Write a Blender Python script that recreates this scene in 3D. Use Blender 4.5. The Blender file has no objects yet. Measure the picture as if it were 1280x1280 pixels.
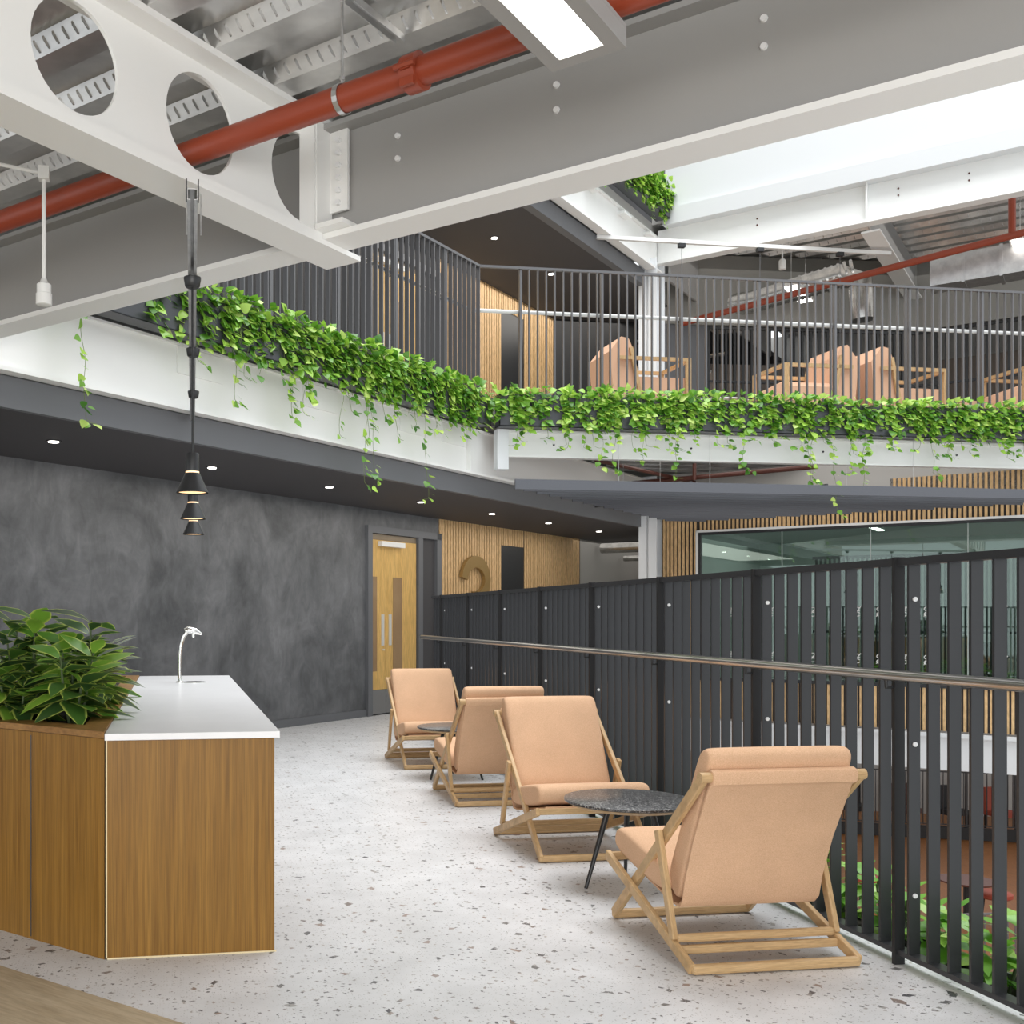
import bpy, math, random
from mathutils import Vector, Matrix
random.seed(7)
C = bpy.context.scene.collection
sc = bpy.context.scene
q = 2**-.5

# ------------------------------------------------------------------ camera, world, light, exposure
F, CX, CY, EYE, YAW = 1325.0, 420.0, 771.0, 1.386, math.radians(8.6)
cd = bpy.data.cameras.new('camera'); cam = bpy.data.objects.new('camera', cd); C.objects.link(cam)
cam.location = (0, 0, EYE); cam.rotation_euler = (math.pi/2, 0, -YAW)
cd.sensor_width = 36; cd.lens = F/1280*36
cd.shift_x = (640-CX)/1280; cd.shift_y = (CY-640)/1280
cd.clip_start = .05; cd.clip_end = 200
sc.camera = cam
sc.view_settings.view_transform = 'Standard'; sc.view_settings.look = 'None'
sc.view_settings.gamma = 1; sc.view_settings.use_curve_mapping = False
sc.view_settings.exposure = 0.14
w = bpy.data.worlds.new('world'); sc.world = w; w.use_nodes = True
w.node_tree.nodes['Background'].inputs[0].default_value = (.93, .97, 1, 1)
w.node_tree.nodes['Background'].inputs[1].default_value = 1.1

def area(name, loc, sx, sy, power, rot=(0, 0, 0), col=(1, 1, 1)):
    l = bpy.data.lights.new(name, 'AREA'); l.shape = 'RECTANGLE'; l.size = sx; l.size_y = sy
    l.energy = power; l.color = col
    o = bpy.data.objects.new(name, l); C.objects.link(o); o.location = loc; o.rotation_euler = rot
    return o
# daylight falling through the atrium rooflight
area('rooflight', (7.2, 8.6, 21), 15, 14, 4300, (0, 0, math.radians(45)), (.97, .985, 1))
# added fill behind the camera, tilted up to brighten the beam undersides
area('rear_fill', (-1.0, -5.5, 1.2), 9, 3.0, 520, (math.radians(104), 0, math.radians(-8)), (1, .985, .96))

# unseen area fills added to brighten the dimmer ceilings and rooms
area('gallery_fill', (3.3, 13.7, 2.86), 12, 1.4, 80, (0, 0, math.radians(45)), (1, .95, .88))
area('gallery_end_fill', (9.2, 20.5, 2.86), 4, 2.4, 16, (0, 0, math.radians(45)), (1, .96, .9))
area('upper_gallery_fill', (4.6, 15.3, 6.86), 10, 1.6, 120, (0, 0, math.radians(45)), (1, .95, .88))
area('lounge_fill', (13.0, 15.8, 7.6), 8, 5, 50, (0, 0, math.radians(-45)), (1, .97, .93))
area('room_fill', (12.2, 16.6, 2.8), 7, 3.5, 42, (0, 0, math.radians(-45)), (1, 1, .98))
area('lower_fill', (14, 15, -1.0), 12, 10, 260, (0, 0, 0), (1, .93, .84))
area('bridge_fill', (9.5, 14.0, 3.70), 6, 2, 40, (0, 0, 0), (1, .97, .93))

# ------------------------------------------------------------------ helpers
def W(s, n, z=0): return Vector(((s-n)*q, (s+n)*q, z))      # s runs along the left gallery, n across it
def at(u, d):
    k = (u-CX)/F; sn, cs = math.sin(YAW), math.cos(YAW)
    return d*(sn+k*cs), d*(cs-k*sn)
def P(u, v, z):
    d = (z-EYE)*F/(CY-v); x, y = at(u, d); return Vector((x, y, z))

class MB:
    def __init__(s, T=None): s.v = []; s.f = []; s.T = T; s.attr = None
    def add(s, vs, fs):
        b = len(s.v); s.v += [Vector(s.T(*v)) if s.T else Vector(v) for v in vs]
        s.f += [tuple(b+i for i in f) for f in fs]; return s
    def box(s, x0, x1, y0, y1, z0, z1):
        if x0 > x1: x0, x1 = x1, x0
        if y0 > y1: y0, y1 = y1, y0
        if z0 > z1: z0, z1 = z1, z0
        return s.add([(x0,y0,z0),(x1,y0,z0),(x1,y1,z0),(x0,y1,z0),(x0,y0,z1),(x1,y0,z1),(x1,y1,z1),(x0,y1,z1)],
                     [(0,3,2,1),(4,5,6,7),(0,1,5,4),(1,2,6,5),(2,3,7,6),(3,0,4,7)])
    def bar(s, p, r, w, h, up=(0,0,1)):
        p = Vector(p); r = Vector(r); d = (r-p).normalized(); up = Vector(up)
        a = d.cross(up)
        if a.length < 1e-4: a = d.cross(Vector((1,0,0)))
        a.normalize(); b = a.cross(d).normalized(); a *= w/2; b *= h/2
        return s.add([p-a-b, p+a-b, p+a+b, p-a+b, r-a-b, r+a-b, r+a+b, r-a+b],
                     [(0,1,2,3),(7,6,5,4),(0,4,5,1),(1,5,6,2),(2,6,7,3),(3,7,4,0)])
    def prism(s, poly, z0, z1):
        n = len(poly)
        a = sum(poly[i][0]*poly[(i+1)%n][1]-poly[(i+1)%n][0]*poly[i][1] for i in range(n))
        if a < 0: poly = poly[::-1]
        vs = [(x,y,z0) for x,y in poly]+[(x,y,z1) for x,y in poly]
        fs = [tuple(range(n-1,-1,-1)), tuple(range(n,2*n))]+[(i,(i+1)%n,n+(i+1)%n,n+i) for i in range(n)]
        return s.add(vs, fs)
    def tube(s, pts, r, k=10, cap=True):
        pts = [Vector(p) for p in pts]; rs = r if isinstance(r, (list, tuple)) else [r]*len(pts)
        vs = []; prev = None
        for i, p in enumerate(pts):
            d = (pts[min(i+1,len(pts)-1)]-pts[max(i-1,0)]).normalized()
            if prev is None: a = d.cross(Vector((0,0,1))); a = a if a.length > .01 else d.cross(Vector((1,0,0)))
            else: a = prev-d*prev.dot(d)
            a.normalize(); prev = a; b = d.cross(a)
            vs += [p+(a*math.cos(t)+b*math.sin(t))*rs[i] for t in [2*math.pi*j/k for j in range(k)]]
        fs = [(i*k+j, i*k+(j+1)%k, (i+1)*k+(j+1)%k, (i+1)*k+j) for i in range(len(pts)-1) for j in range(k)]
        if cap: fs += [tuple(range(k-1,-1,-1)), tuple((len(pts)-1)*k+j for j in range(k))]
        return s.add(vs, fs)
    def lathe(s, c, prof, k=28, cap=True):
        vs = [(c[0]+r*math.cos(2*math.pi*j/k), c[1]+r*math.sin(2*math.pi*j/k), c[2]+z) for r, z in prof for j in range(k)]
        m = len(prof)
        fs = [(i*k+j, i*k+(j+1)%k, (i+1)*k+(j+1)%k, (i+1)*k+j) for i in range(m-1) for j in range(k)]
        if cap: fs += [tuple(range(k-1,-1,-1)), tuple((m-1)*k+j for j in range(k))]
        return s.add(vs, fs)
    def build(s, name, mat, parent=None, smooth=False, bevel=0, origin=None):
        if origin is None:
            if parent is not None:
                origin = Vector(parent.get('_o', (0,0,0)))
            else:
                mn = [min(v[i] for v in s.v) for i in range(3)]; mx = [max(v[i] for v in s.v) for i in range(3)]
                origin = Vector(((mn[0]+mx[0])/2, (mn[1]+mx[1])/2, mn[2]))
        origin = Vector(origin)
        me = bpy.data.meshes.new(name); me.from_pydata([v-origin for v in s.v], [], s.f); me.validate()
        o = bpy.data.objects.new(name, me); C.objects.link(o); me.materials.append(M[mat] if isinstance(mat, str) else mat)
        if parent is not None:
            o.parent = parent; o['_o'] = tuple(origin)
            po = Vector(parent.get('_o', (0,0,0))); o.location = origin-po
        else: o.location = origin; o['_o'] = tuple(origin)
        if s.attr:
            at_ = me.color_attributes.new('edge', 'FLOAT_COLOR', 'POINT')
            for i, a in enumerate(s.attr): at_.data[i].color = (a, a, a, 1)
        if smooth:
            me.shade_smooth()
            if smooth == 2: me.set_sharp_from_angle(angle=math.radians(40))
        if bevel:
            m = o.modifiers.new('bevel', 'BEVEL'); m.width = bevel; m.segments = 2; m.limit_method = 'ANGLE'
        return o

def thing(name, label, cat, loc, group=None):
    o = bpy.data.objects.new(name, None); C.objects.link(o); o.location = loc; o['_o'] = tuple(loc)
    o.empty_display_size = .1
    return tag(o, label, cat, group)
def tag(o, label, cat, group=None):
    o['label'] = label; o['category'] = cat
    if group: o['group'] = group
    return o
def struct(o): o['kind'] = 'structure'; return o
def copy_tree(o, parent=None):
    c = o.copy(); C.objects.link(c)
    if parent: c.parent = parent
    for ch in o.children: copy_tree(ch, c)
    return c

# ------------------------------------------------------------------ materials
M = {}
def mat(name, col, rough=.5, metal=0, spec=.5, **k):
    m = bpy.data.materials.new(name); m.use_nodes = True; nt = m.node_tree; b = nt.nodes['Principled BSDF']
    b.inputs['Base Color'].default_value = (*col, 1); b.inputs['Roughness'].default_value = rough
    b.inputs['Metallic'].default_value = metal; b.inputs['Specular IOR Level'].default_value = spec
    for a, v in k.items(): b.inputs[a.replace('_', ' ')].default_value = v
    M[name] = m; return m, nt, b
def coords(nt, scale, rot=(0,0,0)):
    tc = nt.nodes.new('ShaderNodeTexCoord')
    mp = nt.nodes.new('ShaderNodeMapping'); mp.inputs['Scale'].default_value = scale; mp.inputs['Rotation'].default_value = rot
    if any(rot): mp.vector_type = 'TEXTURE'; mp.inputs['Scale'].default_value = tuple(1/a for a in scale)
    nt.links.new(tc.outputs['Object'], mp.inputs[0]); return mp.outputs[0]
def ramp(nt, src, stops):
    r = nt.nodes.new('ShaderNodeValToRGB'); e = r.color_ramp.elements
    while len(e) < len(stops): e.new(.5)
    for i, (p, c) in enumerate(stops): e[i].position = p; e[i].color = (*c, 1)
    nt.links.new(src, r.inputs[0]); return r.outputs[0]
def noise(nt, vec, scale, detail=4, rough=.5, dist=0):
    n = nt.nodes.new('ShaderNodeTexNoise'); n.inputs['Scale'].default_value = scale; n.inputs['Detail'].default_value = detail
    n.inputs['Roughness'].default_value = rough; n.inputs['Distortion'].default_value = dist
    nt.links.new(vec, n.inputs['Vector']); return n.outputs[0]
def mixc(nt, fac, a, b, mode='MIX'):
    m = nt.nodes.new('ShaderNodeMix'); m.data_type = 'RGBA'; m.blend_type = mode
    for inp, v in ((m.inputs[0], fac), (m.inputs[6], a), (m.inputs[7], b)):
        if isinstance(v, (int, float)): inp.default_value = v
        elif isinstance(v, tuple): inp.default_value = (*v, 1)
        else: nt.links.new(v, inp)
    return m.outputs[2]
def bump(nt, b, h, strength=.2, dist=.01):
    n = nt.nodes.new('ShaderNodeBump'); n.inputs['Strength'].default_value = strength; n.inputs['Distance'].default_value = dist
    nt.links.new(h, n.inputs['Height']); nt.links.new(n.outputs[0], b.inputs['Normal'])

def noisy(name, c0, c1, scale, rough=.5, metal=0, vs=(1,1,1), detail=5, bmp=0, spec=.5, lo=.3, hi=.7):
    m, nt, b = mat(name, c0, rough, metal, spec)
    n = noise(nt, coords(nt, vs), scale, detail, .6)
    nt.links.new(ramp(nt, n, [(lo, c0), (hi, c1)]), b.inputs['Base Color'])
    if bmp: bump(nt, b, n, bmp, .004)
    return m

mat('white_steel', (.87,.87,.85), .45)
mat('grey_steel', (.36,.355,.345), .5)
mat('white_paint', (.66,.67,.675), .6)
mat('column_white', (.80,.82,.84), .5)
mat('charcoal_paint', (.135,.14,.15), .55)
mat('soffit', (.060,.058,.062), .7)
mat('black_metal', (.022,.023,.025), .38)
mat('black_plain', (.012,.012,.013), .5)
mat('fence_black', (.030,.031,.034), .32)
mat('grey_and_skylit_black', (.145,.143,.148), .35, .2)  # shared grey; on the upper bars it is black paint lightened for skylight
mat('trough', (.055,.058,.065), .42)
mat('steel', (.55,.53,.50), .28, 1)
mat('satin_plate', (.72,.71,.68), .45, .3)
mat('chrome', (.8,.8,.78), .12, 1)
mat('pipe_red', (.30,.052,.022), .38)
mat('pipe_dark', (.10,.03,.02), .5)
mat('plastic_white', (.8,.8,.78), .4)
mat('screw_white', (.85,.85,.85), .3)
mat('kick_grey', (.25,.25,.25), .4, .4)
mat('concrete', (.45,.44,.42), .8)
mat('slat_back', (.035,.03,.028), .8)
mat('gold', (.34,.22,.08), .45, .4)
mat('amber', (.9,.45,.1), .4)
mat('red_seat', (.35,.06,.03), .6)
mat('soil', (.02,.015,.01), .9)
mat('stem', (.16,.22,.05), .6)
mat('stem_dark', (.06,.09,.03), .6)
mat('edge_pale', (.75,.62,.38), .5)
mat('green_wall', (.42,.47,.44), .6)
noisy('galv', (.50,.50,.50), (.68,.68,.67), 9, .36, .85, (1,1,1), 3)
noisy('deck', (.46,.455,.45), (.74,.735,.72), 6, .30, .85, (.4,.4,1), 4)
noisy('duct', (.45,.44,.42), (.7,.69,.66), 6, .25, 1)
noisy('countertop', (.82,.82,.83), (.78,.78,.79), 5, .3)
noisy('felt', (.10,.105,.12), (.17,.175,.19), 260, .95, 0, spec=.1)
for nm, e, c in (('lamp_panel', 9, (1,.97,.9)), ('down_glow', 9, (1,.95,.88)), ('pendant_glow', 1.15, (1,.55,.16)), ('far_lamp', 5, (1,.96,.9)), ('screen_glow', 1.3, (.95,1,1))):
    m, nt, b = mat(nm, (.8,.8,.8), .5); b.inputs['Emission Color'].default_value = (*c, 1); b.inputs['Emission Strength'].default_value = e

# plaster wall: mottled polished render
m, nt, b = mat('plaster', (.1,.1,.1), .5)
v = coords(nt, (1,1,1)); n1 = noise(nt, v, 1.1, 8, .62, .6); n2 = noise(nt, coords(nt, (2,2,1.1)), 3, 7, .65, 1.2)
a = ramp(nt, n1, [(.3, (.062,.065,.070)), (.72, (.205,.21,.22))]); a2 = ramp(nt, n2, [(.3, (.72,.72,.72)), (.7, (1.12,1.12,1.12))])
nt.links.new(mixc(nt, 1.0, a, a2, 'MULTIPLY'), b.inputs['Base Color']); bump(nt, b, n2, .08, .01)

# terrazzo floor
m, nt, b = mat('terrazzo', (.75,.75,.75), .36)
base = ramp(nt, noise(nt, coords(nt, (1,1,1)), 3.2, 6, .6), [(.3, (.60,.60,.605)), (.7, (.74,.74,.75))])
def chips(scale, thr, seed, ramp_stops, prev):
    mp = coords(nt, (1,1,1)); ad = nt.nodes.new('ShaderNodeVectorMath'); ad.operation = 'ADD'; ad.inputs[1].default_value = (seed, seed*1.7, 0)
    nt.links.new(mp, ad.inputs[0])
    nz = nt.nodes.new('ShaderNodeTexNoise'); nz.inputs['Scale'].default_value = scale*.9; nz.inputs['Detail'].default_value = 1
    nt.links.new(ad.outputs[0], nz.inputs['Vector'])
    sb = nt.nodes.new('ShaderNodeVectorMath'); sb.operation = 'SCALE'; sb.inputs['Scale'].default_value = 1.1/scale
    nt.links.new(nz.outputs['Color'], sb.inputs[0])
    a3 = nt.nodes.new('ShaderNodeVectorMath'); a3.operation = 'ADD'; nt.links.new(ad.outputs[0], a3.inputs[0]); nt.links.new(sb.outputs[0], a3.inputs[1])
    vo = nt.nodes.new('ShaderNodeTexVoronoi'); vo.voronoi_dimensions = '2D'; vo.distance = 'MINKOWSKI'; vo.inputs['Exponent'].default_value = .9
    vo.inputs['Scale'].default_value = scale; nt.links.new(a3.outputs[0], vo.inputs['Vector'])
    sp = nt.nodes.new('ShaderNodeSeparateColor'); nt.links.new(vo.outputs['Color'], sp.inputs[0])
    # per-chip radius: random*size > distance
    mu = nt.nodes.new('ShaderNodeMath'); mu.operation = 'MULTIPLY_ADD'; mu.inputs[1].default_value = .75; mu.inputs[2].default_value = -thr
    nt.links.new(sp.outputs[0], mu.inputs[0])
    gt = nt.nodes.new('ShaderNodeMath'); gt.operation = 'GREATER_THAN'; nt.links.new(mu.outputs[0], gt.inputs[0]); nt.links.new(vo.outputs['Distance'], gt.inputs[1])
    col = ramp(nt, sp.outputs[1], ramp_stops)
    return mixc(nt, gt.outputs[0], prev, col)
c1 = chips(12, .46, 3.3, [(0, (.08,.08,.09)), (.45, (.17,.165,.16)), (.7, (.32,.23,.19)), (1, (.36,.35,.34))], base)
c2 = chips(34, .40, 11.1, [(0, (.10,.10,.11)), (.6, (.28,.27,.26)), (1, (.45,.40,.36))], c1)
c3 = chips(95, .36, 23.1, [(0, (.35,.35,.35)), (1, (.62,.6,.58))], c2)
nt.links.new(c3, b.inputs['Base Color'])

# dark terrazzo (table top)
m, nt, b = mat('dark_terrazzo', (.05,.05,.05), .3)
vo = nt.nodes.new('ShaderNodeTexVoronoi'); vo.inputs['Scale'].default_value = 170; nt.links.new(coords(nt, (1,1,1)), vo.inputs['Vector'])
sp = nt.nodes.new('ShaderNodeSeparateColor'); nt.links.new(vo.outputs['Color'], sp.inputs[0])
nt.links.new(ramp(nt, sp.outputs[0], [(.45, (.035,.035,.037)), (.62, (.085,.085,.085)), (.85, (.2,.195,.19)), (1, (.38,.37,.36))]), b.inputs['Base Color'])

def wood(name, dark, light, scale, rough=.45, rot=(0,0,0), fine=1.0):
    m, nt, b = mat(name, light, rough)
    n = noise(nt, coords(nt, scale, rot), 3, 6, .65, .4); n2 = noise(nt, coords(nt, tuple(a*4 for a in scale), rot), 3, 3, .5)
    a = ramp(nt, n, [(.3, dark), (.7, light)]); a2 = ramp(nt, n2, [(.35, (.8,.8,.8)), (.62, (1.08,1.08,1.08))])
    nt.links.new(mixc(nt, fine, a, a2, 'MULTIPLY'), b.inputs['Base Color']); b.inputs['Specular IOR Level'].default_value = .3
wood('veneer', (.185,.083,.009), (.300,.152,.026), (18,18,.35), .42)
wood('rim_wood', (.22,.105,.028), (.31,.165,.05), (3,3,6), .42)
wood('oak', (.46,.29,.135), (.62,.42,.22), (22,3,3), .42, (0,0,0), .6)
wood('oak_x', (.48,.31,.15), (.64,.44,.235), (2,22,22), .42, (0,0,0), .6)
wood('floor_oak', (.40,.31,.20), (.54,.445,.315), (7,.7,1), .5, (0,0,math.radians(45)), .6)
wood('door_wood', (.62,.38,.12), (.74,.48,.17), (8,8,.6), .4)
wood('slat_wood', (.62,.40,.19), (.74,.50,.26), (4,4,1), .5)
wood('low_floor', (.20,.075,.018), (.33,.13,.035), (9,1.2,1), .4)
# fabric
m, nt, b = mat('fabric', (.72,.40,.24), .9, 0, .2)
n = noise(nt, coords(nt, (1,1,1)), 330, 2, .6); n2 = noise(nt, coords(nt, (1,1,1)), 5, 4, .6)
a = ramp(nt, n, [(.3, (.60,.36,.21)), (.7, (.76,.50,.33))]); a2 = ramp(nt, n2, [(.3, (.93,.93,.93)), (.7, (1.03,1.03,1.03))])
nt.links.new(mixc(nt, 1.0, a, a2, 'MULTIPLY'), b.inputs['Base Color']); bump(nt, b, n, .25, .002)
mat('far_peach', (.66,.40,.26), .8)
def leafmat(name, stops, rough=.35, edge=None):
    m, nt, b = mat(name, (.1,.3,.03), rough)
    g = nt.nodes.new('ShaderNodeNewGeometry'); c = ramp(nt, g.outputs['Random Per Island'], stops)
    if edge:
        at_ = nt.nodes.new('ShaderNodeAttribute'); at_.attribute_name = 'edge'
        f = ramp(nt, at_.outputs['Fac'], [(.74, (0,0,0)), (.95, (1,1,1))])
        c = mixc(nt, f, c, edge)
    nt.links.new(c, b.inputs['Base Color'])
    tr = nt.nodes.new('ShaderNodeBsdfTranslucent'); nt.links.new(c, tr.inputs[0])
    mx = nt.nodes.new('ShaderNodeMixShader'); mx.inputs[0].default_value = .3
    nt.links.new(b.outputs[0], mx.inputs[1]); nt.links.new(tr.outputs[0], mx.inputs[2])
    nt.links.new(mx.outputs[0], nt.nodes['Material Output'].inputs[0])
leafmat('pothos_leaf', [(0, (.06,.20,.02)), (.4, (.20,.44,.045)), (.75, (.42,.66,.09)), (1, (.66,.82,.24))])
leafmat('dracaena_leaf', [(0, (.025,.06,.02)), (.35, (.06,.14,.035)), (.65, (.12,.30,.035)), (1, (.28,.50,.06))], .3, (.62,.72,.15))
leafmat('bright_leaf', [(0, (.10,.30,.03)), (.5, (.22,.48,.05)), (1, (.42,.64,.12))])
# glass
m = bpy.data.materials.new('glass'); m.use_nodes = True; nt = m.node_tree; nt.nodes.clear(); M['glass'] = m
out = nt.nodes.new('ShaderNodeOutputMaterial'); tr = nt.nodes.new('ShaderNodeBsdfTransparent'); tr.inputs[0].default_value = (.80,.90,.86,1)
gl = nt.nodes.new('ShaderNodeBsdfGlossy'); gl.inputs['Roughness'].default_value = .0; gl.inputs[0].default_value = (.9,1,.96,1)
fr = nt.nodes.new('ShaderNodeFresnel'); fr.inputs[0].default_value = 1.9; mx = nt.nodes.new('ShaderNodeMixShader')
nt.links.new(fr.outputs[0], mx.inputs[0]); nt.links.new(tr.outputs[0], mx.inputs[1]); nt.links.new(gl.outputs[0], mx.inputs[2]); nt.links.new(mx.outputs[0], out.inputs[0])

# ------------------------------------------------------------------ floors
def WP(s, n): v = W(s, n); return (v.x, v.y)
m_ = MB().prism([(2.95,.727),(2.95,11.72),WP(17.4,6.2),WP(26,6.2),WP(26,12.5),WP(2.6,12.5)], -.28, 0); struct(m_.build('floor', 'terrazzo', origin=(0,0,0)))
m_ = MB().prism([(2.95,.727),(2.95,-6),(-9,-6),(-9,12.677)], -.28, 0); struct(m_.build('floor_wood', 'floor_oak', origin=(0,0,0)))
m_ = MB().prism([WP(-6,12),WP(-6,-16),WP(15,-16),WP(15,12)], -4.2, -4.0); struct(m_.build('floor_lower_bounce', 'terrazzo', origin=(0,0,-4)))  # unseen stretch, made pale to bounce light up onto the beams
m_ = MB().prism([WP(15.001,16),WP(15.001,-20),WP(45,-20),WP(45,16)], -4.2, -4.0); struct(m_.build('floor_lower', 'low_floor', origin=(0,0,-4)))
# upper level slab of the left gallery and of the bridge lounge
m_ = MB(); m_.prism([WP(2,6.38),WP(11.45,6.38),WP(17.3,6.38),WP(28,6.38),WP(28,12.5),WP(2,12.5)], 3.90, 4.0)
struct(m_.build('floor_upper', 'concrete', origin=(0,0,4)))
m_ = MB().prism([(3.75,12.56),(20,12.56),(26,16),(26,26),WP(28,6.37),WP(11.6,6.37)], 3.84, 4.0); struct(m_.build('floor_lounge', 'concrete', origin=(0,0,4)))

# ------------------------------------------------------------------ ceilings
def decking(name, s0, s1, n0, n1, z, period=.4, depth=.075, dim=True, T=W, step=.064):
    prof = []; s = s0
    while s < s1:
        for ds, dz in ((0,0),(.13,0),(.175,depth),(.355,depth)): prof.append((s+ds*period/.4, z+dz))
        s += period
    mb = MB(T); k = len(prof); t = .002
    mb.add([(a, n0, c) for a, c in prof]+[(a, n1, c) for a, c in prof], [(i, i+1, k+i+1, k+i) for i in range(k-1)])
    mb.box(s0, s, n0, n1, z+depth+.005, z+depth+.03)
    if dim:
        s = s0
        while s < s1:
            for a, b_ in ((.13,.175), (.40,.355)):
                sa = s+a; sb = s+b_; dr = 1 if a < b_ else -1
                n = n0+.04
                while n < n1:
                    p0 = (sa+(sb-sa)*.18, z+depth*.18); p1 = (sa+(sb-sa)*.82, z+depth*.82)
                    o = .006*(-dr); h = .006
                    vs = []
                    for (ps, pz) in (p0, p1):
                        for dn in (0, .012): vs.append((ps, n+dn+(.012 if pz > z+depth/2 else 0), pz))
                    mid = [((p0[0]*.75+p1[0]*.25)+dr*.009, n+.008, (p0[1]*.75+p1[1]*.25)-.007), ((p0[0]*.25+p1[0]*.75)+dr*.009, n+.016, (p0[1]*.25+p1[1]*.75)-.007)]
                    mb.add(vs+mid, [(0,1,4),(0,4,5,2),(2,5,3),(1,3,5,4)])
                    n += step
            s += period
    return struct(mb.build(name, 'deck', origin=W(s0, n0, z) if T is W else (0,0,0)))
decking('ceiling', -5.0, 4.3, -5.5, 7.6, 3.86)
m_ = MB(W); m_.box(-5, 4.30, -5.5, 7.6, 3.97, 4.1); struct(m_.build('ceiling_slab', 'concrete', origin=W(0,0,4)))
# dark soffit of the left gallery, both levels, with bulkhead
for k, z in enumerate((2.89, 6.89)):
    m_ = MB(W).box(2.0, 21.0 if k == 0 else 19.6, 6.42, 12.4, z, z+.02); struct(m_.build('ceiling_gallery', 'soffit', origin=W(2,6.42,z)))
m_ = MB(W).box(2.0, 17.6, 6.36, 6.42, 2.875, 3.10); struct(m_.build('trim_bulkhead_lower', 'charcoal_paint', origin=W(2,6.3,2.89)))
m_ = MB(W).box(2.0, 17.9, 6.30, 6.42, 6.875, 7.12); struct(m_.build('trim_bulkhead_upper', 'charcoal_paint', origin=W(2,6.3,6.89)))
mb = MB(); y = 12.62
while y < 16.2:
    xa, xb = y-8.75, min(24.55-y, 19); mb.box(xa, xb, y, y+.13, 3.74, 3.745).box(xa, xb, y+.13, y+.40, 3.80, 3.805)
    mb.bar((xa, y+.155, 3.772), (xb, y+.155, 3.772), .004, .07).bar((xa, y+.375, 3.772), (xb, y+.375, 3.772), .004, .07); y += .40
struct(mb.build('ceiling_bridge', 'deck', origin=(8, 14, 3.74)))
decking('ceiling_lounge', 17.55, 26, -3, 6.2, 7.86, dim=True, step=.14)
m_ = MB(W).box(17.5, 28, -3, 6.3, 7.97, 8.1); struct(m_.build('ceiling_lounge_slab', 'concrete', origin=W(17.5,0,8)))

# ------------------------------------------------------------------ walls of the left gallery (both levels)
def slats(mb_back, mb_sl, s0, s1, n, z0, z1, T_along='s', pitch=.062, wd=.036, dp=.03, dirn=-1):
    """slats face towards -n (dirn -1) along s, or face -s along n"""
    a = s0
    while a < s1-wd:
        if T_along == 's': mb_sl.box(a, a+wd, n, n+dirn*dp, z0, z1)
        else: mb_sl.box(n, n+dirn*dp, a, a+wd, z0, z1)
        a += pitch
    if T_along == 's': mb_back.box(s0, s1, n, n-dirn*.05, z0, z1)
    else: mb_back.box(n, n-dirn*.05, s0, s1, z0, z1)

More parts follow.
